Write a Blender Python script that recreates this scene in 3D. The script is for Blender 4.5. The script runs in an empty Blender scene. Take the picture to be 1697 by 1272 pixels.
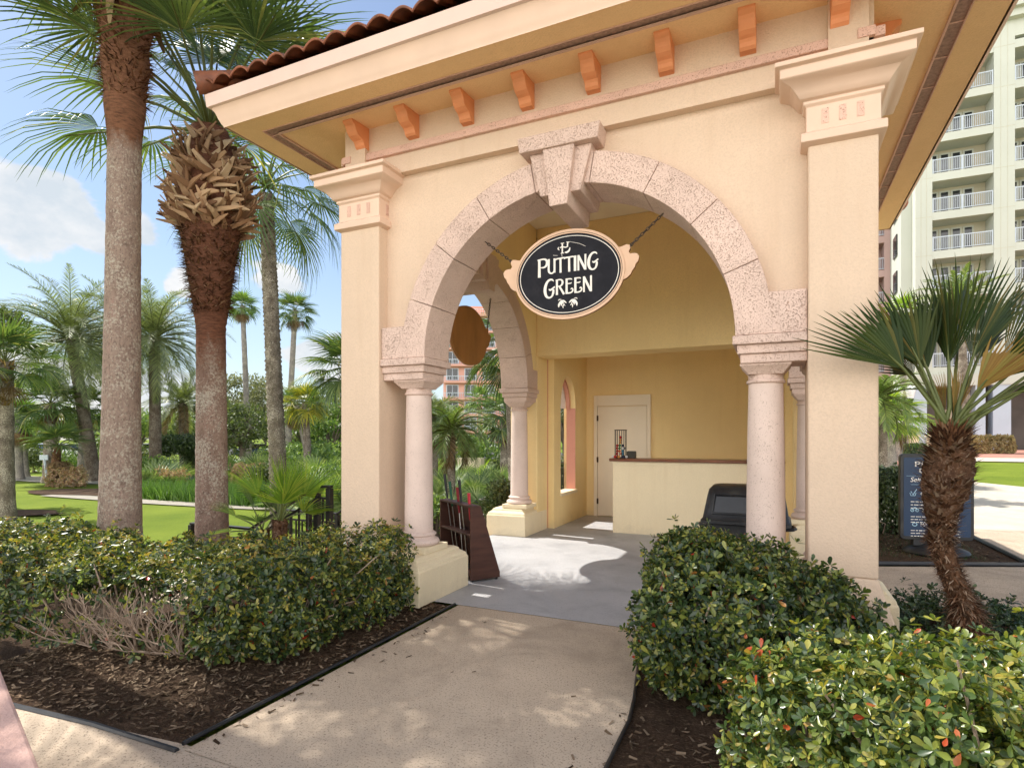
import bpy, bmesh, math, random
import numpy as np
from mathutils import Vector, Matrix
R = math.radians
random.seed(7); rng = np.random.default_rng(11)
scene = bpy.context.scene
COL = scene.collection

# ---------------------------------------------------------------- tagging
def tag(o, label=None, cat=None, group=None, kind=None):
    if label: o['label'] = label
    if cat: o['category'] = cat
    if group: o['group'] = group
    if kind: o['kind'] = kind
    return o
def empty(name, loc, label, cat, group=None, rz=0.0):
    o = bpy.data.objects.new(name, None); COL.objects.link(o)
    o.location = loc; o.rotation_euler = (0, 0, rz); o.empty_display_size = .2
    return tag(o, label, cat, group)
def copy_tree(o, parent=None):
    c = o.copy(); COL.objects.link(c)
    if parent is not None: c.parent = parent
    for ch in list(o.children): copy_tree(ch, c)
    return c

# ---------------------------------------------------------------- materials
def nd(nt, t, **kw):
    n = nt.nodes.new(t)
    for k, v in kw.items(): setattr(n, k, v)
    return n
def newmat(name):
    m = bpy.data.materials.new(name); m.use_nodes = True
    nt = m.node_tree; b = nt.nodes['Principled BSDF']
    return m, nt, b
def col4(c): return (c[0], c[1], c[2], 1.0)
def ramp(nt, fac, stops, interp='LINEAR'):
    r = nd(nt, 'ShaderNodeValToRGB'); r.color_ramp.interpolation = interp
    e = r.color_ramp.elements
    while len(e) < len(stops): e.new(.5)
    for i, (p, c) in enumerate(stops):
        e[i].position = p; e[i].color = col4(c) if len(c) == 3 else c
    nt.links.new(fac, r.inputs[0]); return r.outputs[0]
def noise(nt, vec, scale, detail=4, rough=.55, dist=0):
    n = nd(nt, 'ShaderNodeTexNoise'); n.inputs['Scale'].default_value = scale
    n.inputs['Detail'].default_value = detail; n.inputs['Roughness'].default_value = rough
    n.inputs['Distortion'].default_value = dist
    nt.links.new(vec, n.inputs['Vector']); return n.outputs['Fac']
def mixc(nt, fac, a, b, mode='MIX'):
    m = nd(nt, 'ShaderNodeMix', data_type='RGBA', blend_type=mode)
    for s, v in ((m.inputs[0], fac), (m.inputs[6], a), (m.inputs[7], b)):
        if isinstance(v, (int, float)): s.default_value = v
        elif isinstance(v, tuple): s.default_value = col4(v)
        else: nt.links.new(v, s)
    return m.outputs[2]
def coords(nt, world=False):
    if world: return nd(nt, 'ShaderNodeNewGeometry').outputs['Position']
    return nd(nt, 'ShaderNodeTexCoord').outputs['Object']
def mapping(nt, vec, scale):
    m = nd(nt, 'ShaderNodeMapping'); m.inputs['Scale'].default_value = scale
    nt.links.new(vec, m.inputs['Vector']); return m.outputs[0]
def bump(nt, b, h, strength, dist=.01):
    bn = nd(nt, 'ShaderNodeBump'); bn.inputs['Strength'].default_value = strength
    bn.inputs['Distance'].default_value = dist
    nt.links.new(h, bn.inputs['Height']); nt.links.new(bn.outputs[0], b.inputs['Normal'])
def sc(c, k): return tuple(min(1, x*k) for x in c)

def pmat(name, c, rough=.7, var=.1, vs=3.0, bs=0, bstr=.3, bdist=.004, metal=0, spec=.4, c2=None, stretch=None, dirt=None, dirts=2.0, coat=0):
    m, nt, b = newmat(name); v = coords(nt, True)
    if stretch: v = mapping(nt, v, stretch)
    f = noise(nt, v, vs, 6)
    cc = ramp(nt, f, [(.3, sc(c, 1-var)), (.7, c2 or sc(c, 1+var))])
    if dirt:
        f2 = noise(nt, coords(nt, True), dirts, 8, .65)
        cc = mixc(nt, ramp(nt, f2, [(.5, (0,0,0)), (.72, (1,1,1))]), cc, dirt)
    nt.links.new(cc, b.inputs['Base Color'])
    b.inputs['Roughness'].default_value = rough; b.inputs['Metallic'].default_value = metal
    b.inputs['Specular IOR Level'].default_value = spec
    if coat: b.inputs['Coat Weight'].default_value = coat
    if bs: bump(nt, b, noise(nt, v, bs, 5, .6), bstr, bdist)
    return m
def stucco(name, c, grime=True):
    m, nt, b = newmat(name); v = coords(nt, True)
    f = noise(nt, v, 1.3, 7, .65)
    cc = ramp(nt, f, [(.25, sc(c, .91)), (.75, sc(c, 1.05))])
    f3 = noise(nt, v, 75, 4, .7)
    cc = mixc(nt, ramp(nt, f3, [(.36, (1,1,1)), (.56, (0,0,0))]), cc, sc(c, .91))
    st = noise(nt, mapping(nt, v, (5, 5, .35)), 1.5, 6, .65)
    cc = mixc(nt, ramp(nt, st, [(.52, (0,0,0)), (.78, (.5,.5,.5))]), cc, tuple(x*y for x, y in zip(c, (.86,.82,.78))))
    if grime:
        sp = nd(nt, 'ShaderNodeSeparateXYZ'); nt.links.new(v, sp.inputs[0])
        g = nd(nt, 'ShaderNodeMath', operation='MULTIPLY_ADD'); nt.links.new(noise(nt, v, 5, 6, .7), g.inputs[0]); g.inputs[1].default_value = -.5; 
        g2 = nd(nt, 'ShaderNodeMath', operation='SUBTRACT'); g2.inputs[0].default_value = .46; nt.links.new(sp.outputs['Z'], g2.inputs[1]); nt.links.new(g2.outputs[0], g.inputs[2])
        cc = mixc(nt, ramp(nt, g.outputs[0], [(.08, (0,0,0)), (.35, (.4,.4,.4))]), cc, (.42,.36,.28))
    nt.links.new(cc, b.inputs['Base Color']); b.inputs['Roughness'].default_value = .88
    b.inputs['Specular IOR Level'].default_value = .25
    bump(nt, b, f3, .7, .007)
    return m
def caststone(name, c, pit, pits=1.0):
    m, nt, b = newmat(name); v = coords(nt, True)
    f = noise(nt, v, 2.2, 5, .6)
    cc = ramp(nt, f, [(.3, sc(c, .9)), (.7, sc(c, 1.06))])
    p1 = noise(nt, v, 150, 3, .6); p2 = noise(nt, v, 95, 3, .7, .1); pm = noise(nt, v, 6, 4)
    mx = nd(nt, 'ShaderNodeMath', operation='MAXIMUM'); nt.links.new(p1, mx.inputs[0]); nt.links.new(p2, mx.inputs[1])
    a = nd(nt, 'ShaderNodeMath', operation='MULTIPLY_ADD'); nt.links.new(pm, a.inputs[0]); a.inputs[1].default_value = .10; nt.links.new(mx.outputs[0], a.inputs[2])
    pf = ramp(nt, a.outputs[0], [(.715 - .04*pits, (0,0,0)), (.755 - .04*pits, (1,1,1))])
    cc = mixc(nt, pf, cc, pit)
    nt.links.new(cc, b.inputs['Base Color']); b.inputs['Roughness'].default_value = .9
    b.inputs['Specular IOR Level'].default_value = .2
    inv = nd(nt, 'ShaderNodeMath', operation='SUBTRACT'); inv.inputs[0].default_value = 1; nt.links.new(pf, inv.inputs[1])
    bump(nt, b, inv.outputs[0], .8, .008)
    return m
def leafmat(name, stops, rough=.38, trans=.35, tcol=None, spec=.5, zvar=None):
    """each leaf (mesh island) takes its own colour"""
    m, nt, b = newmat(name)
    g = nd(nt, 'ShaderNodeNewGeometry')
    cc = ramp(nt, g.outputs['Random Per Island'], stops)
    f = noise(nt, g.outputs['Position'], 1.1, 3)
    cc = mixc(nt, 1.0, cc, ramp(nt, f, [(.3, (.78,.82,.8)), (.7, (1.15,1.1,1.0))]), 'MULTIPLY')
    nt.links.new(cc, b.inputs['Base Color']); b.inputs['Roughness'].default_value = rough
    b.inputs['Specular IOR Level'].default_value = spec
    t = nd(nt, 'ShaderNodeBsdfTranslucent')
    tc = mixc(nt, 1.0, cc, tcol or (1.5, 1.6, .7), 'MULTIPLY'); nt.links.new(tc, t.inputs['Color'])
    mx = nd(nt, 'ShaderNodeMixShader'); mx.inputs[0].default_value = trans
    nt.links.new(b.outputs[0], mx.inputs[1]); nt.links.new(t.outputs[0], mx.inputs[2])
    nt.links.new(mx.outputs[0], nt.nodes['Material Output'].inputs[0])
    return m

# ---------------------------------------------------------------- mesh building
class MB:
    def __init__(s): s.v = []; s.f = []
    def add(s, verts, faces):
        o = len(s.v); s.v += [tuple(p) for p in verts]; s.f += [tuple(i+o for i in f) for f in faces]
    def box(s, x0, x1, y0, y1, z0, z1):
        v = [(x0,y0,z0),(x1,y0,z0),(x1,y1,z0),(x0,y1,z0),(x0,y0,z1),(x1,y0,z1),(x1,y1,z1),(x0,y1,z1)]
        s.add(v, [(0,3,2,1),(4,5,6,7),(0,1,5,4),(1,2,6,5),(2,3,7,6),(3,0,4,7)])
    def obox(s, c, ux, uy, uz):
        c = Vector(c); ux = Vector(ux); uy = Vector(uy); uz = Vector(uz)
        v = [c+a*ux+b*uy+d*uz for d in (-1,1) for a, b in ((-1,-1),(1,-1),(1,1),(-1,1))]
        s.add(v, [(0,3,2,1),(4,5,6,7),(0,1,5,4),(1,2,6,5),(2,3,7,6),(3,0,4,7)])
    def loft(s, rings, cap=True, closed=True):
        n = len(rings[0]); v = [p for r in rings for p in r]; f = []
        for i in range(len(rings)-1):
            for j in range(n if closed else n-1):
                k = (j+1) % n
                f.append((i*n+j, i*n+k, (i+1)*n+k, (i+1)*n+j))
        if cap and closed:
            f.append(tuple(reversed(range(n)))); f.append(tuple((len(rings)-1)*n+j for j in range(n)))
        s.add(v, f)
    def lathe(s, prof, cx, cy, n=32, cap=True):
        s.loft([[(cx+r*math.cos(2*math.pi*j/n), cy+r*math.sin(2*math.pi*j/n), z) for j in range(n)] for r, z in prof], cap)
    def rectloft(s, prof, x0, x1, y0, y1):
        """stack of rectangles: prof = [(offset, z)]"""
        s.loft([[(x0-o,y0-o,z),(x1+o,y0-o,z),(x1+o,y1+o,z),(x0-o,y1+o,z)] for o, z in prof])
    def prism(s, poly, d, mapf):
        """poly of (a,b); depth d=(d0,d1); mapf(a,b,d)->xyz"""
        n = len(poly)
        v = [mapf(a, b, d[0]) for a, b in poly]+[mapf(a, b, d[1]) for a, b in poly]
        s.add(v, [tuple(range(n)), tuple(reversed(range(n, 2*n)))]+[(j, j+n, (j+1) % n+n, (j+1) % n) for j in range(n)])
    def tube(s, path, rad, n=8, cap=True):
        P = [Vector(p) for p in path]; rings = []; up = Vector((0,0,1)); px = None
        for i, p in enumerate(P):
            t = (P[min(i+1, len(P)-1)]-P[max(i-1, 0)])
            if t.length < 1e-9: t = up
            t.normalize()
            if px is None:
                a = t.cross(up)
                if a.length < 1e-3: a = Vector((1,0,0))
            else: a = px - t*px.dot(t)
            a.normalize(); px = a; b = t.cross(a)
            r = rad[i] if isinstance(rad, (list, tuple)) else rad
            rings.append([p + (a*math.cos(2*math.pi*j/n)+b*math.sin(2*math.pi*j/n))*r for j in range(n)])
        s.loft(rings, cap)
    def build(s, name, mat, parent=None, smooth=False, bevel=0, seg=2, local=False, fix=True):
        me = bpy.data.meshes.new(name)
        off = Vector((0,0,0)) if (parent is None or local) else worldloc(parent)
        me.from_pydata([tuple(Vector(p)-off) for p in s.v], [], s.f)
        if fix:
            bm = bmesh.new(); bm.from_mesh(me); bmesh.ops.recalc_face_normals(bm, faces=bm.faces); bm.to_mesh(me); bm.free()
        me.materials.append(mat)
        o = bpy.data.objects.new(name, me); COL.objects.link(o)
        if parent is not None: o.parent = parent
        if smooth:
            me.polygons.foreach_set('use_smooth', [True]*len(me.polygons))
            if smooth != 'all': me.set_sharp_from_angle(angle=R(38))
        if bevel:
            b = o.modifiers.new('bevel', 'BEVEL'); b.width = bevel; b.segments = seg; b.limit_method = 'ANGLE'; b.angle_limit = R(35)
            b.harden_normals = False
        return o
def worldloc(o):
    v = Vector((0,0,0))
    while o is not None: v += o.location; o = o.parent
    return v
def np_mesh(name, V, F, mat, parent=None, smooth=True, local=False):
    """V (n,3), F (m,k)"""
    V = np.asarray(V, dtype=np.float32); F = np.asarray(F, dtype=np.int32)
    if parent is not None and not local: V = V - np.array(worldloc(parent), dtype=np.float32)
    me = bpy.data.meshes.new(name); m, k = F.shape
    me.vertices.add(len(V)); me.vertices.foreach_set('co', V.ravel())
    me.loops.add(m*k); me.loops.foreach_set('vertex_index', F.ravel())
    me.polygons.add(m); me.polygons.foreach_set('loop_start', np.arange(0, m*k, k, dtype=np.int32))
    if smooth: me.polygons.foreach_set('use_smooth', np.ones(m, dtype=bool))
    me.update(calc_edges=True); me.materials.append(mat)
    o = bpy.data.objects.new(name, me); COL.objects.link(o)
    if parent is not None: o.parent = parent
    return o
class Acc:
    """accumulates numpy chunks of equal face size"""
    def __init__(s): s.V = []; s.F = []; s.n = 0
    def add(s, V, F):
        s.V.append(V); s.F.append(F+s.n); s.n += len(V)
    def inst(s, T, TF, M, O):
        """template T(k,3), faces TF, matrices M(n,3,3), origins O(n,3)"""
        n = len(M); k = len(T)
        V = np.einsum('nij,kj->nki', M, T)+O[:, None, :]
        F = TF[None]+(np.arange(n)*k)[:, None, None]
        s.add(V.reshape(-1, 3), F.reshape(-1, TF.shape[1]))
    def build(s, name, mat, parent=None, smooth=True, local=False):
        return np_mesh(name, np.concatenate(s.V), np.concatenate(s.F), mat, parent, smooth, local)
def unit(a): return a/np.maximum(1e-9, np.linalg.norm(a, axis=-1, keepdims=True))
def frames(d, roll=None):
    """local x axis along d; returns (n,3,3)"""
    d = unit(d); up = np.tile([0., 0., 1.], (len(d), 1)); up[np.abs(d[:, 2]) > .97] = (0, 1, 0)
    y = unit(np.cross(up, d)); z = np.cross(d, y)
    if roll is not None:
        c = np.cos(roll)[:, None]; s_ = np.sin(roll)[:, None]
        y, z = y*c+z*s_, z*c-y*s_
    return np.stack([d, y, z], axis=2)

# ground height
def sstep(a, b, x):
    t = min(1, max(0, (x-a)/(b-a))); return t*t*(3-2*t)
def hgt(x, y):
    z = -.54*sstep(-4.6, -5.5, x)-.16*sstep(-6.5, -9, x)
    z -= .0 
    if x > 1.0: z += .5*sstep(12, 42, y)*sstep(1.5, 5, x)
    if x < -2 and y > 11: z = min(z, -.70*sstep(11, 13, y)*sstep(-2, -4, x))
    return z

# ---------------------------------------------------------------- palette
M = {}
M['wall_out'] = stucco('peach stucco', (.71, .545, .41))
M['wall_in'] = stucco('yellow stucco', (.92, .72, .37))
M['cream'] = stucco('cream stucco', (.84, .72, .50))
M['trim'] = pmat('peach cast trim', (.73, .535, .415), .75, .06, 2.5, 60, .15, .003)
M['stone'] = caststone('pitted pink cast stone', (.70, .525, .445), (.47, .31, .24), 1.6)
M['stone2'] = caststone('cast stone column', (.70, .555, .485), (.32, .23, .19), .35)
M['band'] = caststone('pink stone band', (.70, .46, .37), (.46, .27, .2), 1.0)
M['corbel'] = pmat('terracotta paint', (.72, .29, .13), .6, .08, 6, 50, .1, .003)
M['fascia'] = pmat('pink fascia paint', (.72, .53, .455), .55, .05, 2, 30, .05, .003)
M['soffit'] = stucco('soffit stucco', (.88, .61, .33))
M['vent'] = pmat('vent mesh', (.34, .22, .17), .7, .3, 40, 0)
M['tile'] = pmat('clay roof tile', (.25, .085, .045), .6, .35, 5, 40, .3, .004, c2=(.36, .13, .07), dirt=(.09, .06, .05), dirts=6)
M['ceil'] = pmat('ceiling paint', (.84, .76, .56), .8, .04, 2)
M['door'] = pmat('door paint', (.86, .77, .62), .45, .04, 2)
M['hinge'] = pmat('bronze hinge', (.06, .035, .02), .4, .2, 30, metal=.7)
M['wood'] = pmat('varnished counter wood', (.17, .055, .025), .3, .4, 4, 60, .1, .002, stretch=(1, 8, 8), coat=.4)
M['pinkwall'] = stucco('pink stucco', (.70, .33, .25))
M['pinkcoping'] = stucco('pink coping', (.66, .43, .36))
M['iron'] = pmat('black iron', (.022, .020, .018), .38, .3, 20, 80, .1, .002, metal=.4, spec=.5)
M['brown_board'] = pmat('brown board', (.30, .13, .035), .5, .25, 5, 30, .1, .002, stretch=(1, 1, .3))
M['signblack'] = pmat('navy black enamel', (.013, .013, .018), .5, .3, 6, spec=.12, dirt=(.022, .021, .026), dirts=9)
M['signwhite'] = pmat('off white paint', (.78, .74, .68), .5, .08, 12)
M['signframe'] = pmat('sign frame', (.66, .44, .30), .6, .08, 5, 40, .1, .003)
M['chain'] = pmat('weathered chain', (.10, .075, .06), .45, .4, 30, metal=.8)
M['rack'] = pmat('brown rack plastic', (.065, .025, .016), .55, .3, 3, 60, .08, .002, stretch=(1, 1, 6))
M['blackplastic'] = pmat('black plastic', (.018, .019, .022), .42, .3, 8, 120, .1, .002, dirt=(.05, .048, .045), dirts=5)
M['blackpanel'] = pmat('glossy black panel', (.014, .016, .022), .2, .2, 8)
M['bluesign'] = pmat('blue sign panel', (.012, .035, .085), .4, .1, 3)
M['lightblue'] = pmat('light blue print', (.35, .55, .68), .5, .05, 3)
# ---------------------------------------------------------------- ground materials
def concrete(name, c, speck, stain, rough=.85):
    m, nt, b = newmat(name); v = coords(nt, True)
    cc = ramp(nt, noise(nt, v, 1.1, 7, .62), [(.3, sc(c, .82)), (.72, sc(c, 1.1))])
    s1 = noise(nt, v, 95, 3, .7); s2 = noise(nt, v, 48, 4, .75)
    cc = mixc(nt, ramp(nt, s1, [(.56, (0,0,0)), (.63, (.85,.85,.85))]), cc, speck)
    cc = mixc(nt, ramp(nt, s2, [(.61, (0,0,0)), (.66, (.9,.9,.9))]), cc, sc(speck, .7))
    st = noise(nt, v, 1.6, 8, .68, .4)
    cc = mixc(nt, ramp(nt, st, [(.49, (0,0,0)), (.74, (.85,.85,.85))]), cc, stain)
    nt.links.new(cc, b.inputs['Base Color']); b.inputs['Roughness'].default_value = rough
    b.inputs['Specular IOR Level'].default_value = .25
    bump(nt, b, noise(nt, v, 150, 4, .7), .35, .004)
    return m
M['path'] = concrete('tan exposed sand concrete', (.54, .435, .325), (.20, .15, .11), (.30, .235, .175))
M['pale_path'] = concrete('pale concrete', (.58, .52, .42), (.36, .31, .25), (.40, .35, .28))
M['greyfloor'] = concrete('grey painted floor', (.44, .44, .45), (.34, .34, .35), (.26, .26, .275), .6)
M['sand'] = concrete('white sand', (.36, .33, .27), (.26, .23, .18), (.28, .25, .2))
M['brick'] = pmat('red brick paving', (.42, .20, .15), .85, .2, 6, 40, .2, .004)
M['asphalt'] = pmat('asphalt', (.07, .07, .07), .9, .2, 4, 60, .2, .004)
def mulchmat():
    m, nt, b = newmat('brown bark mulch'); v = coords(nt, True)
    f = noise(nt, mapping(nt, v, (1, 1.7, 1)), 42, 6, .72, 1.2)
    cc = ramp(nt, f, [(.3, (.028, .018, .012)), (.52, (.095, .062, .041)), (.72, (.23, .165, .115))])
    f2 = noise(nt, v, 2.2, 4); cc = mixc(nt, 1.0, cc, ramp(nt, f2, [(.3, (.75,.72,.7)), (.7, (1.2,1.15,1.1))]), 'MULTIPLY')
    nt.links.new(cc, b.inputs['Base Color']); b.inputs['Roughness'].default_value = .95; b.inputs['Specular IOR Level'].default_value = .1
    bump(nt, b, f, 1.0, .03); return m
M['mulch'] = mulchmat()
def lawnmat():
    m, nt, b = newmat('mown lawn'); v = coords(nt, True)
    f = noise(nt, v, .5, 5); g = noise(nt, mapping(nt, v, (1, 1, 1)), 55, 4, .7)
    cc = ramp(nt, f, [(.3, (.135, .195, .024)), (.7, (.215, .275, .038))])
    cc = mixc(nt, 1.0, cc, ramp(nt, g, [(.3, (.55,.6,.5)), (.7, (1.25,1.2,1.1))]), 'MULTIPLY')
    nt.links.new(cc, b.inputs['Base Color']); b.inputs['Roughness'].default_value = .9; b.inputs['Specular IOR Level'].default_value = .1
    bump(nt, b, g, .8, .03); return m
M['lawn'] = lawnmat()

# ---------------------------------------------------------------- ground sheets
def sheet(name, poly, mat, dz, step=.0, kind='structure'):
    """flat polygon laid on the terrain; subdivided so that it follows it"""
    bm = bmesh.new(); vs = [bm.verts.new((x, y, 0)) for x, y in poly]; bm.faces.new(vs)
    if step:
        xs = [p[0] for p in poly]; ys = [p[1] for p in poly]
        for a, lo, hi in ((0, min(xs), max(xs)), (1, min(ys), max(ys))):
            c = lo+step
            while c < hi-1e-3:
                co = (c, 0, 0) if a == 0 else (0, c, 0); no = (1, 0, 0) if a == 0 else (0, 1, 0)
                bmesh.ops.bisect_plane(bm, geom=bm.verts[:]+bm.edges[:]+bm.faces[:], plane_co=co, plane_no=no); c += step
    for v in bm.verts: v.co.z = hgt(v.co.x, v.co.y)+dz
    bmesh.ops.recalc_face_normals(bm, faces=bm.faces)
    for f in bm.faces:
        if f.normal.z < 0: f.normal_flip()
    me = bpy.data.meshes.new(name); bm.to_mesh(me); bm.free(); me.materials.append(mat)
    o = bpy.data.objects.new(name, me); COL.objects.link(o); return tag(o, kind=kind)
def ground():
    xs = sorted(set([-400,-250,-160,-110,-80]+[-60+2*i for i in range(25)]+[-10+.4*i for i in range(50)]+[10+2*i for i in range(26)]+[80,110,160,250,400]))
    ys = sorted(set([-60,-30,-15]+[-8+.8*i for i in range(46)]+[29+2*i for i in range(30)]+[100,130,180,250,400]))
    V = [(x, y, hgt(x, y)-.055) for y in ys for x in xs]; n = len(xs)
    F = [(j*n+i, j*n+i+1, (j+1)*n+i+1, (j+1)*n+i) for j in range(len(ys)-1) for i in range(n-1)]
    return tag(np_mesh('ground', V, F, M['lawn']), kind='structure')
ground()
# entry path, cross walk and the walk past the right side of the pavilion
sheet('path', [(-2.55,1.86),(-.70,1.86),(-.70,3.0),(-.74,3.25),(-.95,4.46),(-2.55,4.46)], M['path'], .0)
sheet('front_walk', [(-9,-2),(9,-2),(9,1.90),(-2.6,1.90),(-3.2,1.84),(-3.9,1.78),(-5.2,1.5),(-9,.6)], M['path'], -.004, 1.0)
sheet('bounce_ground', [(-16,-18),(16,-18),(16,-2.004),(-16,-2.004)], M['pale_path'], -.006, 2.0)  # unseen pale ground, added to bounce sunlight up under the eaves
sheet('side_walk', [(.62,5.92),(9,5.92),(9,12),(2.62,11.6),(2.66,8.5),(1.02,7.78),(.62,7.6)], M['path'], -.006)
sheet('pavilion_floor', [(-3.9,4.462),(.62,4.462),(.62,10.8),(-3.9,10.8)], M['greyfloor'], .002)
sheet('right_walk', [(2.7,11.65),(9,12.05),(30,14),(30,17.5),(10.6,18.2),(6.6,20),(4.2,23.5),(2.2,24),(1.0,20.5),(.7,11.65)], M['pale_path'], -.012, 1.0)
sheet('brick_walk', [(.5,20.6),(2.1,24.1),(4.3,23.6),(8,33),(1,33)], M['brick'], -.014, 1.0)
sheet('far_walk', [(1,33.1),(30,31),(30,34.5),(1,36.5)], M['pale_path'], -.010, 1.0)
sheet('entry_court', [(1,36.6),(30,34.6),(30,56),(1,56)], M['brick'], -.010, 2.0)
# lawn-side path, sand, mulch islands
sheet('garden_path', [(-25,12.4),(-19,12.4),(-15,12.7),(-11.5,13.2),(-11.5,14.0),(-15,13.5),(-19,13.2),(-25,13.2)], M['sand'], -.018, .8)
sheet('far_path', [(-44,16.5),(-31,16.0),(-26.5,17.2),(-26.5,18.8),(-31,18.2),(-44,18.6)], M['sand'], -.018, 2)
sheet('sandy_clearing', [(-11.5,15.5),(-7.4,14.2),(-6.6,18.0),(-10.5,19.8)], M['sand'], -.016, .6)
sheet('parking_lot', [(-90,48),(-14,52),(-14,75),(-90,75)], M['asphalt'], -.012, 4)
def mulch(name, poly, step=.5): return sheet(name, poly, M['mulch'], -.008, min(step,.3) if name in ('mulch_bed','mulch_bed_right') else step)
mulch('mulch_bed', [(-2.6,1.88),(-3.2,1.86),(-3.9,1.80),(-5.2,1.53),(-8.5,.75),(-9,3),(-8.5,5.4),(-7.2,7.0),(-4.3,7.2),(-3.6,4.44),(-2.6,4.44)])
mulch('mulch_bed_right', [(-.705,1.88),(7,1.88),(7,5.88),(.64,5.88),(.64,4.44),(-.94,4.44),(-.735,3.25),(-.705,3.0)])
mulch('mulch_triangle', [(.64,7.72),(1.0,7.9),(2.62,8.56),(2.58,11.5),(.64,11.5)])
mulch('mulch_behind', [(-3.9,6.4),(-5.4,6.4),(-7.4,14.1),(-6.6,15.5),(-4,15.4),(-3.2,12),(-3.9,10.9)])
import itertools
def blob(cx, cy, rx, ry, rot=0, n=20, j=.12):
    r_ = random.Random(int(cx*100+cy*7)); out = []
    for i in range(n):
        a = 2*math.pi*i/n; k = 1+r_.uniform(-j, j); x = rx*k*math.cos(a); y = ry*k*math.sin(a)
        out.append((cx+x*math.cos(rot)-y*math.sin(rot), cy+x*math.sin(rot)+y*math.cos(rot)))
    return out
mulch('mulch_island', blob(-23.4, 14.9, 4.6, 1.5, .35), .6)
mulch('mulch_island_near', blob(-20.4, 9.0, 2.0, .8, .4), .6)
mulch('mulch_back_bed', [(-11.6,15.6),(-10.6,20),(-6.5,18.1),(-4.4,26),(-14,32),(-26,24),(-19,17.2),(-15,15.6)], 1.0)

# scattered bark chips on the beds in front
def chips():
    T = np.array([(-.5,-.16,0),(.5,-.1,0),(.5,.12,.05),(-.5,.16,.04)]); TF = np.array([(0,1,2,3)])
    a = Acc()
    def fill(n, x0, x1, y0, y1, ok):
        x = rng.uniform(x0, x1, n); y = rng.uniform(y0, y1, n); k = np.array([ok(p, q) for p, q in zip(x, y)]); x = x[k]; y = y[k]; n = len(x)
        th = rng.uniform(0, 6.28, n); ti = rng.uniform(-.35, .35, n); s = rng.uniform(.012, .05, n)
        d = np.stack([np.cos(th), np.sin(th), ti], 1); Mx = frames(d, rng.uniform(-.5, .5, n))*s[:, None, None]
        O = np.stack([x, y, [hgt(p, q)+.001+.006*random.random() for p, q in zip(x, y)]], 1); a.inst(T, TF, Mx, O)
    fill(16000, -6.2, -2.62, 1.6, 4.4, lambda p, q: q > 1.9 + (max(0, -3.2-p))*-.15 and p < -2.62)
    fill(7000, -.66, 3.0, 1.9, 5.8, lambda p, q: q < 4.4 or p > .66)
    fill(2500, .66, 2.5, 8.7, 11.4, lambda p, q: True)
    fill(240, -2.56, -2.2, 1.95, 4.4, lambda p, q: random.random() < ((-2.2-p)/.36)**3)
    fill(140, -1.0, -.70, 1.95, 3.2, lambda p, q: random.random() < ((p+1.0)/.3)**3)
    fill(9, -2.4, -.8, 2.0, 4.4, lambda p, q: True)
    o = a.build('bark_chips', leafmat('bark chip', [(0, (.03,.019,.012)), (.5, (.10,.067,.044)), (.85, (.19,.135,.095)), (1, (.28,.21,.15))], .9, .0, spec=.1), smooth=False)
    return tag(o, 'loose brown bark chips strewn over the mulch beds', 'bark chips', kind='stuff')
chips()
# black plastic edging along the beds
mb = MB()
mb.tube([(-2.575,4.44,.012),(-2.575,1.87,.02)], .011, 6); tag(mb.build('bed_edging', M['blackplastic']), 'black plastic edging strip between left mulch bed and path', 'edging')
mb = MB(); mb.tube([(-2.575,1.84,.0),(-3.2,1.83,.0),(-3.9,1.77,.0),(-4.5,1.64,0),(-5.2,1.48,-.02),(-6.4,1.2,-.3)], .014, 6); tag(mb.build('bed_edging', M['blackplastic']), 'curved black edging strip along front of left mulch bed', 'edging')
mb = MB(); mb.tube([(-.685,1.9,.01),(-.70,3.0,.01),(-.73,3.25,.01),(-.93,4.42,.01)], .010, 6); tag(mb.build('bed_edging', M['blackplastic']), 'black edging strip between right hedge bed and path', 'edging')
mb = MB(); mb.tube([(.64,7.70,.01),(1.0,7.86,.01),(2.64,8.53,.01),(2.6,11.5,.01)], .03, 6); tag(mb.build('bed_edging', M['blackplastic']), 'dark edging round the corner bed holding the blue sign', 'edging')
# pink masonry coping at the lower left corner
mb = MB(); p = Vector((-2.78,1.275,0)); d = Vector((.61,-.215,0)).normalized(); q = Vector((-d.y, d.x, 0))
if q.x > 0: q = -q
c0 = p+d*1.0+q*-.0; mb.obox(c0-q*-.17+Vector((0,0,.20)), d*1.45, q*.15, (0,0,.20)); mb.obox(c0-q*-.17+Vector((0,0,.43)), d*1.47, q*.175, (0,0,.028))
tag(mb.build('garden_wall', M['pinkcoping'], bevel=.012), 'low pink masonry wall with flat coping at lower left corner', 'wall')
# ---------------------------------------------------------------- the pavilion
XL, XR, YF, YB = -3.83, .60, 4.42, 8.80          # outer faces of the corner piers
XC, YC = -1.60, 6.61
PAV = empty('pavilion', (XC, YC, 0), 'peach stucco arched golf pavilion with clay tile roof beside the path', 'pavilion')
PW = .45                                         # pier width
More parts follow.
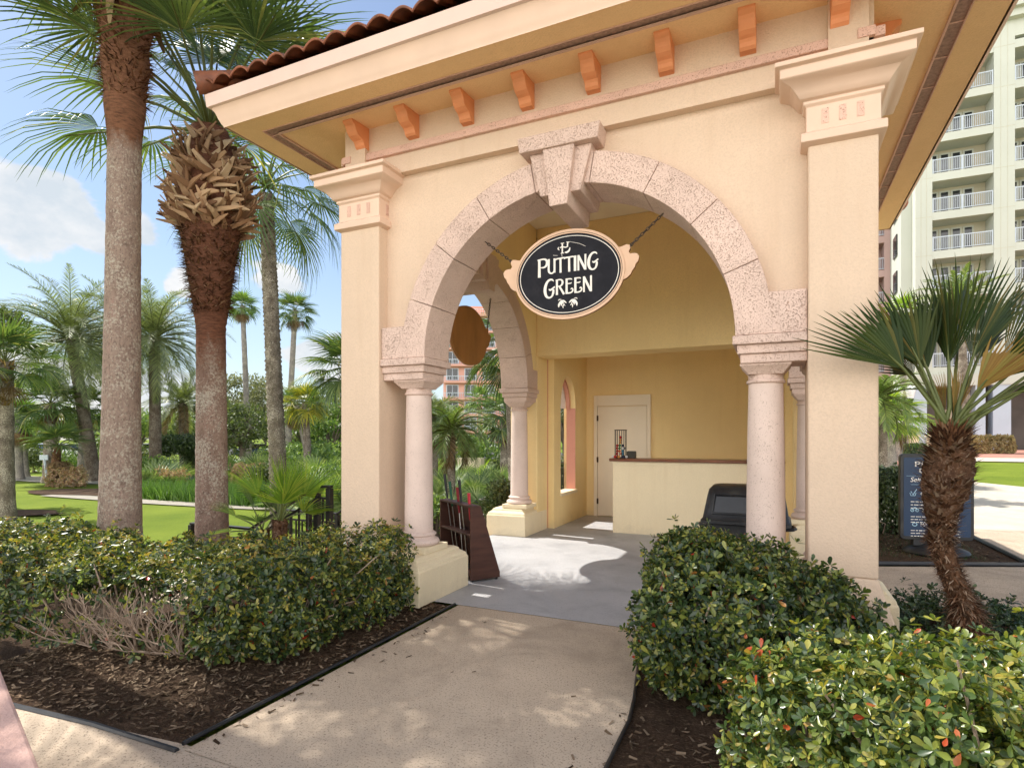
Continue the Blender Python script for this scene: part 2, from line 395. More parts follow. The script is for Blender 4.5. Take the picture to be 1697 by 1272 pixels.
# corner piers, each with moulded capital
cap_prof = [(0,3.44),(.045,3.46),(.045,3.515),(.012,3.535),(.012,3.70),(.03,3.715),(.03,3.735),(.055,3.745),(.075,3.775),(.11,3.815),(.165,3.84),(.175,3.845),(.175,3.905),(.205,3.915),(.205,3.945)]
for (x0, y0, front) in ((XL, YF, 1), (XR-.41, YF, 1), (XL, YB-PW, 0), (XR-.41, YB-PW, 0)):
    w = PW if x0 == XL else .41
    mb = MB(); mb.box(x0, x0+w, y0, y0+PW, 0 if x0 == XL or not front else .55, 3.94)
    if x0 != XL and front:                       # the right front pier splays out at its foot
        mb.rectloft([(.14,0),(.13,.12),(.0,.55)], x0, x0+w, y0, y0+PW)
    p = mb.build('pier', M['wall_out'] if front else M['wall_in'], PAV, bevel=.012)
    mb = MB(); mb.rectloft(cap_prof, x0, x0+w, y0, y0+PW)
    c = mb.build('capital', M['trim'], p, local=False, bevel=.004, smooth=True)
    for k in range(3):                           # sunk tabs on the capital's frieze
        xx = x0+w*(.25+.25*k); yy = y0+PW*(.25+.25*k)
        mb = MB(); mb.box(xx-.02, xx+.02, y0-.0155, y0-.006, 3.575, 3.675); mb.build('capital_tab', M['band'], p)
        mb = MB(); mb.box(x0+w+.006, x0+w+.0155, yy-.02, yy+.02, 3.575, 3.675); mb.build('capital_tab', M['band'], p)
# wall with an arched opening; mapf puts (a along wall, b up, d into the wall) in place
def arch_wall(mapf, a0, a1, ac, r, zs, ztop, d, zlow):
    mb = MB(); n = 40; pts = [(ac-r*math.cos(math.pi*i/n), zs+r*math.sin(math.pi*i/n)) for i in range(n+1)]
    for i in range(n):
        (x0, z0), (x1, z1) = pts[i], pts[i+1]
        mb.prism([(x0,z0),(x1,z1),(x1,ztop),(x0,ztop)], d, mapf)
    mb.prism([(a0,zlow),(ac-r,zlow),(ac-r,ztop),(a0,ztop)], d, mapf)
    mb.prism([(ac+r,zlow),(a1,zlow),(a1,ztop),(ac+r,ztop)], d, mapf)
    return mb
FRONT = lambda a, b, d: (a, YF+d, b)
LEFT = lambda a, b, d: (XL+d, a, b)
RIGHT = lambda a, b, d: (XR-d, a, b)
sides = [('front', FRONT, XL+PW, XR-.41, -1.59), ('left', LEFT, YF+PW, YB-PW, YC), ('right', RIGHT, YF+PW, YB-PW, YC)]
RI, RO, ZS = 1.315, 1.565, 2.20
for nm, mp, a0, a1, ac in sides:
    w = arch_wall(mp, a0, a1, ac, RI+.06, ZS, 3.92, (.13, .30), ZS).build('wall', M['wall_out'], PAV)
    arch_wall(mp, a0, a1, ac, RI+.06, ZS, 4.68, (.302, .44), ZS).build('inner_wall', M['wall_in'], PAV)
    mb = MB(); mb.prism([(a0-PW if nm != 'front' else XL+.02, 3.921), (a1+(PW if nm != 'front' else .39), 3.921), (a1+(PW if nm != 'front' else .39), 4.6), (a0-PW if nm != 'front' else XL+.02, 4.6)], (.05 if nm == 'front' else .055, .29), mp)
    mb.build('frieze', M['wall_out'], PAV)
    mb = MB(); e = PW if nm != 'front' else 0
    mb.prism([(a0-PW-.01, 4.09), (a1+PW+.0, 4.09), (a1+PW+.0, 4.155), (a0-PW-.01, 4.155)], (.015 if nm == 'front' else .018, .12), mp)
    mb.build('cornice_band', M['band'], PAV, bevel=.006)
    # voussoirs, with narrow joints
    arch = MB(); nv = 9; n = 10
    for k in range(nv):
        t0 = math.pi*k/nv+.0016; t1 = math.pi*(k+1)/nv-.0016
        outer = [(ac-RO*math.cos(t0+(t1-t0)*i/n), ZS+RO*math.sin(t0+(t1-t0)*i/n)) for i in range(n+1)]
        inner = [(ac-RI*math.cos(t0+(t1-t0)*i/n), ZS+RI*math.sin(t0+(t1-t0)*i/n)) for i in range(n+1)]
        inner = [(a, max(b, ZS)) for a, b in inner]; outer = [(a, max(b, ZS)) for a, b in outer]
        for i in range(n):
            arch.prism([inner[i], inner[i+1], outer[i+1], outer[i]], (.035, .47), mp)
    ao = arch.build('arch', M['stone'], PAV)
    bmx = bmesh.new(); bmx.from_mesh(ao.data); bmesh.ops.remove_doubles(bmx, verts=bmx.verts, dist=.0008)
    # drop the walls between neighbouring strips of one stone
    seen = {}
    for f in bmx.faces: seen.setdefault(frozenset(v.index for v in f.verts), []).append(f)
    bmesh.ops.delete(bmx, geom=[f for L in seen.values() if len(L) > 1 for f in L], context='FACES_ONLY')
    bmesh.ops.recalc_face_normals(bmx, faces=bmx.faces); bmx.to_mesh(ao.data); bmx.free()
    bv = ao.modifiers.new('bevel', 'BEVEL'); bv.width = .006; bv.segments = 2; bv.limit_method = 'ANGLE'; bv.angle_limit = R(40)
    # spring blocks
    for s in (-1, 1):
        mb = MB(); e0 = a0+.002 if s < 0 else a1-.002
        x1 = ac+s*math.sqrt(RO*RO-.29**2)-s*.03
        lo, hi = min(e0, x1), max(e0, x1)
        mb.prism([(lo, ZS+.002), (hi, ZS+.002), (hi, ZS+.295), (lo, ZS+.295)], (.037, .46), mp)
        mb.build('spring_block', M['stone'], ao, bevel=.006)
    # keystone: tapered wedge with a stepped head
    mb = MB(); kz0, kz1 = ZS+RI-.19, 3.915
    tp = lambda hw0, hw1, d0, za, zb: mb.prism([(ac-hw0, za), (ac+hw0, za), (ac+hw1, zb), (ac-hw1, zb)], (d0, .51+d0*-.6), mp)
    tp(.17, .265, -.005, kz0+.11, 3.79); tp(.075, .135, -.05, kz0, 3.792)
    mb.prism([(ac-.33, 3.79), (ac+.33, 3.79), (ac+.35, kz1), (ac-.35, kz1)], (-.07, .3), mp)
    mb.build('keystone', M['stone'], ao, bevel=.008)
    # columns
    for s in (-1, 1):
        a = ac+s*1.513; e0 = a0 if s < 0 else a1
        cx, cy, _ = mp(a, 0, .25)
        mb = MB(); mb.lathe([(.135,.58),(.132,1.0),(.125,1.5),(.117,1.90)], cx, cy, 40, cap=False)
        cshaft = mb.build('column', M['stone2'], PAV, smooth=True)
        mb = MB(); mb.lathe([(.145,.46),(.185,.468),(.196,.49),(.185,.515),(.155,.53),(.15,.545),(.165,.555),(.165,.567),(.14,.585)], cx, cy, 40)
        mb.build('column_base', M['stone2'], cshaft, smooth=True)
        mb = MB(); mb.lathe([(.117,1.865),(.133,1.87),(.133,1.888),(.12,1.895),(.12,1.93)], cx, cy, 40); 
        mb.rectloft([(.12,1.928),(.125,1.94),(.165,1.985),(.17,1.99),(.17,2.005)], cx, cx, cy, cy)
        # impost block, joined to the pier
        lo, hi = (e0+.002, a+.185) if s < 0 else (a-.185, e0-.002)
        for (o_, z0, z1) in ((-.02, 2.004, 2.07), (.0, 2.07, 2.135), (.03, 2.135, 2.198)):
            l2 = lo if s < 0 else lo-o_; h2 = hi+o_ if s < 0 else hi
            mb.prism([(l2, z0), (h2, z0), (h2, z1), (l2, z1)], (.25-.205-o_, .25+.205+o_), mp)
        mb.build('column_capital', M['stone2'] if 0 else M['stone'], cshaft, smooth=True, bevel=.006)
        # pedestal: plinth with cyma steps under the column
        mb = MB(); u0, u1 = (a-.33, a+.30) if s < 0 else (a-.30, a+.33)
        prof = [(.0,0),(.0,.30),(-.01,.31),(-.015,.335),(-.05,.36),(-.065,.365),(-.065,.385),(-.09,.40),(-.10,.405)]
        v0, v1 = (-.20, .68) if nm == 'front' else (-.17, .46)
        if nm == 'left': u0, u1 = (a-.4, a+.32) if s < 0 else (a-.28, a+.62)
        rings = []
        for o_, z in prof:
            q = [mp(u0-o_, z, v0-o_), mp(u1+o_, z, v0-o_), mp(u1+o_, z, v1+o_), mp(u0-o_, z, v1+o_)]; rings.append(q)
        mb.loft(rings); mb.prism([(a-.20,.405),(a+.20,.405),(a+.20,.462),(a-.20,.462)], (.05, .45), mp)
        mb.build('pedestal', M['cream'], PAV, bevel=.008)
# back beam over the counter, and the service room
IX0, IX1 = XL+.46, XR-.46
mb = MB(); mb.box(XL+.45, XR-.41, 8.34, 8.802, 2.72, 4.68); mb.build('header_beam', M['wall_in'], PAV, bevel=.006)
WY0, WY1, WX = 9.12, 9.90, IX0+.1                # side window and the inner face of its wall
mb = MB(); mb.box(WX-.10, WX, 8.803, 10.56, 0, .54); mb.box(WX-.10, WX, 8.803, WY0, .54, 3.2); mb.box(WX-.10, WX, WY1, 10.56, .54, 3.2)
n = 16; wc, wr, wz = (WY0+WY1)/2, (WY1-WY0)/2, 1.98
wm = lambda a, b, d: (WX-.10+d, a, b)
def head(mb, kr, kz, d, mp_):                    # arched window head
    for i in range(n):
        y0 = wc-wr*kr*math.cos(math.pi*i/n); y1 = wc-wr*kr*math.cos(math.pi*(i+1)/n); z0 = wz+wr*kz*math.sin(math.pi*i/n); z1 = wz+wr*kz*math.sin(math.pi*(i+1)/n)
        mb.prism([(y0,z0),(y1,z1),(y1,3.2),(y0,3.2)], d, mp_)
head(mb, 1, 1.35, (0, .10), wm)
wl = mb.build('room_wall', M['wall_in'], PAV)
mb = MB(); mb.box(WX-.20, WX+.03, WY0-.03, WY1+.03, .49, .545); mb.build('window_sill', M['cream'], wl, bevel=.006)
mb = MB(); mb.box(WX-.17, WX-.102, 8.80, 10.56, 0, .49); mb.box(WX-.17, WX-.102, 8.80, WY0-.002, .49, 3.2); mb.box(WX-.17, WX-.102, WY1-.004, 10.56, .49, 3.2)
head(mb, .93, 1.2, (-.07, -.002), wm)
mb.build('outer_wall', M['pinkwall'], PAV)
mb = MB(); mb.box(WX-.168, WX-.002, WY1-.009, WY1-.003, .547, 1.98); mb.build('window_reveal', M['pinkwall'], wl)
mb = MB(); head(mb, .90, 1.15, (-.16, -.075), wm); mb.build('window_head', M['stone2'], wl)
mb = MB(); mb.box(IX0-.35, .60, 10.56, 10.8, 0, 3.3); mb.build('back_wall', M['wall_in'], PAV)
mb = MB(); mb.box(.10, .56, 8.803, 10.559, 0, 3.2); mb.build('side_wall', M['wall_in'], PAV)
mb = MB(); mb.box(IX0-.35, .60, 8.804, 10.56, 3.2, 3.3); mb.build('room_ceiling', M['ceil'], PAV)
mb = MB(); mb.box(XL+.3, XR-.3, YF+.3, 8.8, 4.682, 4.75); mb.build('ceiling', M['ceil'], PAV)
# counter
mb = MB(); mb.box(-2.31, .098, 8.81, 8.98, 0, 1.10); ct = mb.build('counter', M['cream'], PAV, bevel=.008)
mb = MB(); mb.box(-2.36, .10, 8.765, 9.26, 1.10, 1.145); mb.build('countertop', M['wood'], ct, bevel=.014, seg=3)
# door
mb = MB(); mb.box(-3.045, -2.135, 10.525, 10.559, .012, 2.035); dr = mb.build('door', M['door'], PAV, bevel=.003)
mb = MB(); mb.box(-3.115, -3.052, 10.515, 10.559, 0, 2.24); mb.box(-2.128, -2.065, 10.515, 10.559, 0, 2.24); mb.box(-3.052, -2.128, 10.52, 10.559, 2.045, 2.24)
mb.build('door_frame', M['door'], dr, bevel=.003)
for z in (.28, 1.05, 1.82):
    mb = MB(); mb.tube([(-3.0485, 10.512, z-.05), (-3.0485, 10.512, z+.05)], .011, 8); mb.box(-3.07, -3.03, 10.516, 10.524, z-.05, z+.05); mb.build('hinge', M['hinge'], dr)
mb = MB(); mb.lathe([(.012,0),(.012,.001)], -2.2, 10.5, 8); mb.v = [(-2.2, 10.47, 1.0)]; mb.f = []
mb = MB(); mb.tube([(-2.2,10.524,1.0),(-2.2,10.47,1.0),(-2.31,10.465,1.0)], .012, 8); mb.build('door_handle', M['hinge'], dr)
# eaves -------------------------------------------------------
EX0, EX1, EY0, EY1 = -4.66, 1.42, 3.79, 9.47
def ring_frame(mb, a, za, b, zb):
    """sloping frame between rectangle a (outer) and b (inner)"""
    A = [(a[0],a[2],za),(a[1],a[2],za),(a[1],a[3],za),(a[0],a[3],za)]; B = [(b[0],b[2],zb),(b[1],b[2],zb),(b[1],b[3],zb),(b[0],b[3],zb)]
    for i in range(4):
        j = (i+1) % 4; mb.add([A[i], A[j], B[j], B[i]], [(0,1,2,3)])
def rect(o): return (EX0+o, EX1-o, EY0+o, EY1-o)
mb = MB(); ring_frame(mb, rect(.012), 4.345, rect(.235), 4.364); so = mb.build('soffit', M['soffit'], PAV)
mb = MB(); ring_frame(mb, rect(.335), 4.375, rect(1.0), 4.425); mb.build('inner_soffit', M['soffit'], PAV)
mb = MB(); ring_frame(mb, rect(.23), 4.372, rect(.34), 4.385); vt = mb.build('vent_strip', M['vent'], PAV)
mb = MB()                                        # ribs over the vent mesh, and its edge beads
for k in range(14):
    y = EY0+.35+k*.42
    mb.box(EX1-.34, EX1-.2, y-.004, y+.004, 4.366, 4.372); mb.box(EX0+.2, EX0+.34, y-.004, y+.004, 4.366, 4.372)
for o in (.235, .335):
    r_ = rect(o); w = .008 if o > .3 else .004
    mb.box(r_[0]-w, r_[0]+w, r_[2], r_[3], 4.356, 4.371); mb.box(r_[1]-w, r_[1]+w, r_[2], r_[3], 4.356, 4.371)
    mb.box(r_[0]+w, r_[1]-w, r_[2]-w, r_[2]+w, 4.356, 4.371)
mb.build('vent_rib', M['band'], vt)
mb = MB(); mb.rectloft([(0,4.335),(.0,4.345),(.015,4.365),(.03,4.40),(.05,4.455),(.07,4.485),(.075,4.49)], EX0, EX1, EY0, EY1)
mb.f = [f for f in mb.f if len(set(round(mb.v[i][2], 4) for i in f)) > 1]
mb.build('eave_moulding', M['fascia'] if 0 else M['trim'], PAV, smooth=True)
mb = MB(); mb.rectloft([(.075,4.491),(.10,4.495),(.112,4.605),(.095,4.61)], EX0, EX1, EY0, EY1)
mb.f = [f for f in mb.f if len(set(round(mb.v[i][2], 4) for i in f)) > 1]
mb.build('fascia', M['fascia'], PAV)
mb = MB(); mb.box(-1.62, -1.614, 3.672, 3.676, 4.5, 4.6); mb.build('fascia_joint', M['band'], PAV)
# corbels under the soffit: scrolled brackets
prof = [(0,4.425),(.25,4.425),(.25,4.365),(.235,4.355),(.215,4.345),(.20,4.325),(.19,4.30),(.165,4.275),(.13,4.262),(.10,4.255),(.085,4.24),(.075,4.215),(.055,4.20),(0,4.195)]
def corbel(mp, a, w=.055):
    mb = MB(); mb.prism(prof, (a-w, a+w), mp); return mb.build('corbel', M['corbel'], PAV, bevel=.004)
for k in range(8): corbel(lambda a, b, d: (d, YF+.052-a, b), -3.585+k*.566)
for k in range(1, 8): corbel(lambda a, b, d: (XL+.057-a, d, b), 4.62+k*.566-.3)
for k in range(1, 8): corbel(lambda a, b, d: (XR-.057+a, d, b), 4.62+k*.566-.3)
# hip roof of barrel tiles
RT = 4.625; slope = math.tan(R(24)); ov = .16
rx0, rx1, ry0, ry1 = EX0-ov, EX1+ov, EY0-ov, EY1+ov
half = min(rx1-rx0, ry1-ry0)/2
V = []; F = []; pitch = .215; 
def roof_side(P0, du, L, dn, name):
    """P0 corner, du unit along the eave, L its length, dn unit inwards; corrugated tiles clipped at the hips"""
    a = Acc(); nu = int(round(L/pitch)); pt = L/nu; m = 10
    ntile = 9; run = .36
    Vv = []; Ff = []
    for i in range(nu):
        for t in range(ntile):
            v0 = t*run; v1 = (t+1)*run+.05
            rows = []
            for (vv, lift) in ((v0, .030), (v1, .012)):
                row = []
                for j in range(m+1):
                    u = (i+j/m)*pt; zz = .062*abs(math.sin(math.pi*(j/m)))**.8 if True else 0
                    vmax = min(u, L-u)
                    vc = min(vv, max(0, vmax))
                    p = Vector(P0)+Vector(du)*u+Vector(dn)*vc; row.append((p.x, p.y, RT+slope*vc+zz+lift))
                rows.append(row)
            um = (i+.5)*pt
            if min(um, L-um) < v0: continue
            o = len(Vv); Vv += rows[0]+rows[1]
            Ff += [(o+j, o+j+1, o+m+2+j, o+m+1+j) for j in range(m)]
            # butt end of the tile
            o2 = len(Vv); Vv += [(x, y, z-.018) for x, y, z in rows[0]]
            Ff += [(o2+j, o2+j+1, o+j+1, o+j) for j in range(m)]
    return Vv, Ff
mb = MB()
for args in (((rx0,ry0,0),(1,0,0),rx1-rx0,(0,1,0)), ((rx1,ry0,0),(0,1,0),ry1-ry0,(-1,0,0)), ((rx1,ry1,0),(-1,0,0),rx1-rx0,(0,-1,0)), ((rx0,ry1,0),(0,-1,0),ry1-ry0,(1,0,0))):
    v_, f_ = roof_side(*args, ''); mb.add(v_, f_)
rf = mb.build('roof', M['tile'], PAV, smooth=True)
sol = rf.modifiers.new('solid', 'SOLIDIFY'); sol.thickness = .014
mb = MB(); ring_frame(mb, (EX0-.1, EX1+.1, EY0-.1, EY1+.1), 4.612, (XC-.1, XC+.1, YC-.4, YC+.4), 4.612+slope*2.75); mb.build('roof_deck', M['brown_board'], rf)
for (a, b) in (((rx0,ry0),(1,1)), ((rx1,ry0),(-1,1)), ((rx1,ry1),(-1,-1)), ((rx0,ry1),(1,-1))):
    mb = MB()
    for k in range(8):
        t0 = k*.36; t1 = t0+.41
        mb.tube([(a[0]+b[0]*t0, a[1]+b[1]*t0, RT+slope*t0+.075), (a[0]+b[0]*t1, a[1]+b[1]*t1, RT+slope*t1+.055)], [.095, .075], 12)
    mb.build('hip_ridge', M['tile'], rf, smooth=True)
# ---------------------------------------------------------------- lettering
GL = {
 'P': (.66, [([(.13,0),(.13,1.0)],[.17,.15]), ([(.02,.96),(.40,.99),(.58,.90),(.62,.76),(.55,.60),(.40,.53),(.2,.54)],[.07,.09,.13,.16,.13,.09,.05])]),
 'U': (.66, [([(.11,1),(.10,.3),(.16,.10),(.33,.03),(.48,.12),(.53,.3)],[.15,.15,.13,.10,.11,.13]), ([(.535,0.05),(.535,1)],[.14,.15])]),
 'T': (.66, [([(.35,0),(.34,.97)],[.15,.15]), ([(.0,.86),(.06,.94),(.34,.95),(.62,.96),(.68,.90)],[.05,.10,.10,.10,.05])]),
 'I': (.28, [([(.14,0),(.14,1)],[.18,.18])]),
 'N': (.76, [([(.11,0),(.10,1)],[.13,.12]), ([(.10,.98),(.60,.03)],[.16,.16]), ([(.62,0),(.61,1.02)],[.12,.13])]),
 'G': (.76, [([(.64,.90),(.54,1.0),(.36,.99),(.20,.84),(.11,.60),(.10,.36),(.18,.12),(.36,.02),(.54,.10),(.62,.30),(.62,.46)],[.05,.10,.12,.15,.18,.18,.15,.10,.11,.14,.12]), ([(.34,.50),(.45,.44),(.72,.60)],[.05,.12,.08])]),
 'R': (.74, [([(.13,0),(.13,1.0)],[.16,.15]), ([(.04,.96),(.36,.98),(.52,.90),(.55,.76),(.48,.62),(.34,.55),(.2,.56)],[.06,.09,.12,.15,.12,.09,.06]), ([(.30,.56),(.66,0)],[.13,.16])]),
 'E': (.66, [([(.13,0),(.13,1)],[.16,.15]), ([(.1,.96),(.44,.95),(.52,.89)],[.08,.09,.05]), ([(.15,.66),(.42,.66),(.48,.72)],[.07,.08,.05]), ([(.1,.045),(.40,.05),(.56,.14),(.58,.27),(.50,.33),(.44,.26)],[.09,.10,.11,.10,.09,.05])]),
 'S': (.6, [([(.52,.86),(.40,.97),(.22,.93),(.13,.78),(.24,.60),(.42,.45),(.50,.25),(.38,.06),(.20,.03),(.08,.15)],[.06,.10,.12,.14,.15,.15,.14,.12,.10,.06])]),
}
def ribbon(mb, pts, wid, mapf, d0, d1):
    n = len(pts); L = []; Rr = []
    for i, (x, y) in enumerate(pts):
        x0, y0 = pts[max(0, i-1)]; x1, y1 = pts[min(n-1, i+1)]
        l = math.hypot(x1-x0, y1-y0) or 1; nx, ny = -(y1-y0)/l, (x1-x0)/l; w = wid[i]/2 if isinstance(wid, list) else wid/2
        L.append((x+nx*w, y+ny*w)); Rr.append((x-nx*w, y-ny*w))
    v = []; f = []
    for i in range(n): v += [mapf(*L[i], d0), mapf(*Rr[i], d0), mapf(*L[i], d1), mapf(*Rr[i], d1)]
    for i in range(n-1):
        a, b = 4*i, 4*i+4
        f += [(a+2, a+3, b+3, b+2), (a, b, b+1, a+1), (a, a+2, b+2, b), (a+1, b+1, b+3, a+3)]
    f += [(0,1,3,2), (4*n-4, 4*n-2, 4*n-1, 4*n-3)]
    mb.add(v, f)
def smoothpts(pts, wid, k=3):
    """Catmull-Rom through the stroke's points"""
    if len(pts) < 3: return pts, wid
    P = []; W = []
    for i in range(len(pts)-1):
        p0, p1, p2, p3 = pts[max(0,i-1)], pts[i], pts[i+1], pts[min(len(pts)-1,i+2)]
        for j in range(k):
            t = j/k; h = lambda a,b,c,d: .5*((2*b)+(-a+c)*t+(2*a-5*b+4*c-d)*t*t+(-a+3*b-3*c+d)*t**3)
            P.append((h(p0[0],p1[0],p2[0],p3[0]), h(p0[1],p1[1],p2[1],p3[1]))); W.append(wid[i]*(1-t)+wid[i+1]*t)
    P.append(pts[-1]); W.append(wid[-1]); return P, W
def letters(mb, text, x, y, hs, mapf, d, adv=1.0, wk=1.0):
    """hs: height of each letter (list or number); returns the end x"""
    cnt = 0
    for i, ch in enumerate(text):
        h = hs[i] if isinstance(hs, list) else hs
        w, st = GL[ch]
        yy = y[i] if isinstance(y, list) else y
        for pts, wid in st:
            p, wd = smoothpts(pts, wid); cnt += 1
            ribbon(mb, [(x+px*h*wk, yy+py*h) for px, py in p], [q*h*wk for q in wd], mapf, d, d+.0015+.00012*cnt)
        x += w*h*wk*adv
    return x
def textw(text, hs, adv=1.0, wk=1.0): return sum(GL[c][0]*(hs[i] if isinstance(hs, list) else hs)*wk*adv for i, c in enumerate(text))

# ---------------------------------------------------------------- hanging oval sign (built facing -y, origin at its centre)
def ell(a, b, n=64): return [(a*math.cos(2*math.pi*i/n), b*math.sin(2*math.pi*i/n)) for i in range(n)]
def make_sign(loc, rz, label, chain_top):
    s = empty('hanging_sign', loc, label, 'sign', 'oval signs hung on chains in the arches', rz)
    fm = lambda a, b, d: (a, -d, b)
    ear = [(.40,.17),(.455,.172),(.50,.185),(.525,.175),(.528,.15),(.515,.125),(.53,.105),(.555,.108),(.585,.10),(.60,.075),(.592,.04),(.572,.02),(.565,-.005),(.545,-.03),(.53,-.06),(.50,-.085),(.46,-.10),(.42,-.125)]
    mb = MB(); mb.prism(ell(.485,.375), (-.02,.014), fm)
    for sg in (1, -1): mb.prism([(sg*x,z) for x, z in ear][::sg], (-.0195,.012), fm)
    mb.build('board', M['brown_board'], s, bevel=.004, local=True)
    mb = MB()
    def annulus(a0,b0,a1,b1,d0,d1):
        A, B = ell(a0,b0), ell(a1,b1); n = len(A)
        for i in range(n):
            j = (i+1) % n; mb.prism([A[i],A[j],B[j],B[i]], (d0,d1), fm)
    annulus(.455,.342,.487,.377,.0145,.024)
    for sg in (1, -1): mb.prism([(sg*x,z) for x, z in ear][::sg], (.0125,.0165), fm)
    mb.build('sign_frame', M['signframe'], s, local=True)
    mb = MB(); mb.prism(ell(.4545,.3415), (.0145,.018), fm); pan = mb.build('sign_panel', M['signblack'], s, local=True)
    mb = MB(); annulus(.463,.352,.467,.3555,.0242,.0246); mb.build('frame_line', M['signblack'], s, local=True)
    mb = MB(); annulus(.432,.318,.438,.3235,.018,.0195)
    h1 = [.155,.128,.128,.128,.128,.128,.14]; k = 1.0
    w = textw('PUTTING', h1, .96, .95); letters(mb, 'PUTTING', -w/2-.005, [.0,.02,.02,.02,.02,.02,.012], h1, fm, .018, .96, .95)
    h2 = [.155,.13,.13,.13,.13]; w = textw('GREEN', h2, .97, .93); letters(mb, 'GREEN', -w/2-.0, [-.185,-.165,-.165,-.165,-.165], h2, fm, .018, .97, .93)
    cnt = 0
    def st(pts, wid):
        nonlocal cnt; cnt += 1; p, wd = smoothpts(pts, wid, 4); ribbon(mb, p, wd, fm, .018, .0195+.0001*cnt)
    # twin leaf scrolls under the words
    for sg in (1, -1):
        st([(sg*.012,-.24),(sg*.035,-.222),(sg*.06,-.226),(sg*.078,-.25),(sg*.08,-.272)], [.006,.016,.02,.018,.004])
        st([(sg*.03,-.248),(sg*.045,-.236),(sg*.056,-.246),(sg*.057,-.262)], [.004,.012,.014,.003])
        st([(sg*.022,-.262),(sg*.036,-.254),(sg*.043,-.266),(sg*.04,-.282)], [.003,.009,.01,.003])
        st([(sg*.055,-.208),(sg*.075,-.206),(sg*.085,-.215)], [.003,.008,.003])
    # monogram above the words
    X0, Z0 = -.02, .235
    st([(X0-.028,Z0+.03),(X0-.028,Z0-.05)], [.012,.012]); st([(X0-.042,Z0+.032),(X0-.012,Z0+.032)], [.006,.006]); st([(X0-.042,Z0-.052),(X0-.012,Z0-.052)], [.006,.006])
    st([(X0-.05,Z0-.005),(X0-.03,Z0+.002),(X0,Z0-.006),(X0+.02,Z0-.002)], [.008,.010,.009,.008])
    st([(X0+.022,Z0+.034),(X0+.018,Z0+.01),(X0+.02,Z0-.004)], [.011,.011,.010]); st([(X0+.008,Z0+.036),(X0+.036,Z0+.034)], [.006,.006])
    st([(X0+.04,Z0-.012),(X0+.032,Z0-.038),(X0+.01,Z0-.05),(X0-.006,Z0-.046)], [.005,.016,.016,.004])
    st([(X0-.055,Z0-.022),(X0-.066,Z0-.01),(X0-.06,Z0+.004)], [.006,.009,.004])
    # scratches in the enamel
    st([(.02,.27),(.10,.245),(.155,.215)], [.0015,.003,.002]); st([(-.13,.175),(-.09,.168)], [.003,.002]); st([(-.055,.19),(-.05,.155)], [.002,.003])
    mb.build('lettering', M['signwhite'], pan, local=True)
    for sg, (tx, tz) in ((-1, chain_top[0]), (1, chain_top[1])):
        mb = MB(); a = Vector((sg*.523,0,.172)); b = Vector((tx,0,tz)); L = (b-a).length; n = int(L/.027); d = (b-a)/n
        dn = d.normalized(); side1 = Vector((0,1,0)); side2 = dn.cross(side1)
        for i in range(n):
            c = a+d*(i+.5); sd = side1 if i % 2 else side2
            ring = [c+dn*(.017*math.cos(t)*1.05)+sd*(.0095*math.sin(t)) for t in [2*math.pi*q/12 for q in range(13)]]
            mb.tube(ring, .0046, 5, cap=False)
        mb.tube([a+Vector((0,0,-.03)), a, a+d*.6], .006, 6)
        mb.build('chain', M['chain'], s, local=True, smooth='all')
    return s
make_sign((-1.605, 4.67, 2.845), 0, 'black oval PUTTING GREEN sign hanging in the front arch', ((-.785,.385),(.785,.39)))
make_sign((-3.60, 6.56, 2.77), R(-90), 'plain brown back of the oval sign hanging in the left side arch', ((-.62,.61),(.62,.61)))

# ---------------------------------------------------------------- putter rack
e1 = Vector((.59,.807,0)).normalized(); e2 = Vector((-e1.y, e1.x, 0))
RB = Vector((-2.815, 5.17, 0))
rk = empty('club_rack', RB, 'dark brown slanted rack for putters beside the left pedestal', 'club rack')
rm = lambda a, b, d: tuple(RB+e1*a+e2*d+Vector((0,0,b)))
endp = [(0,.025),(.335,.025),(.335,.08),(.115,.775),(.0,.775)]
for d in ((0,.022),(.80,.822)):
    mb = MB(); mb.prism(endp, d, rm); mb.build('side_panel', M['rack'], rk, bevel=.004)
mb = MB(); mb.prism([(.318,.03),(.333,.08),(.113,.76),(.095,.76)], (.0225,.7995), rm); mb.build('back_panel', M['rack'], rk)
mb = MB(); mb.prism([(.002,.755),(.115,.755),(.115,.776),(.002,.776)], (.0225,.7995), rm); mb.build('top_rail', M['rack'], rk, bevel=.003)
mb = MB(); mb.prism([(.01,.46),(.185,.46),(.185,.48),(.01,.48)], (.0225,.7995), rm); mb.build('shelf', M['rack'], rk, bevel=.003)
mb = MB(); mb.prism([(.01,.05),(.31,.05),(.31,.07),(.01,.07)], (.0225,.7995), rm); mb.build('base_shelf', M['rack'], rk, bevel=.003)
for a, d in ((.03,.03),(.31,.03),(.03,.79),(.31,.79)):
    mb = MB(); c = RB+e1*a+e2*d; mb.lathe([(.012,0),(.014,.028)], c.x, c.y, 10); mb.build('foot', M['blackplastic'], rk)
def pcol(n, c): return pmat(n, c, .5, .1, 20, 200, .2, .001)
putters = [(.66,(.018,.018,.02),'black',.98,-.06,'putter with long black grip leaning at far end of brown rack'), (.56,(.01,.10,.05),'green',.90,-.05,'putter with green grip between black and red ones in rack'),
           (.44,(.30,.02,.03),'red',.84,-.02,'putter with dark red grip standing in middle of rack'), (.32,(.02,.02,.022),'black',.93,-.04,'putter with short black grip right of the red one in rack'), (.20,(.50,.03,.05),'bright red',.80,.0,'putter with bright red grip nearest the rack end panel')]
M['steel'] = pmat('brushed steel', (.5,.5,.5), .3, .1, 20, metal=1)
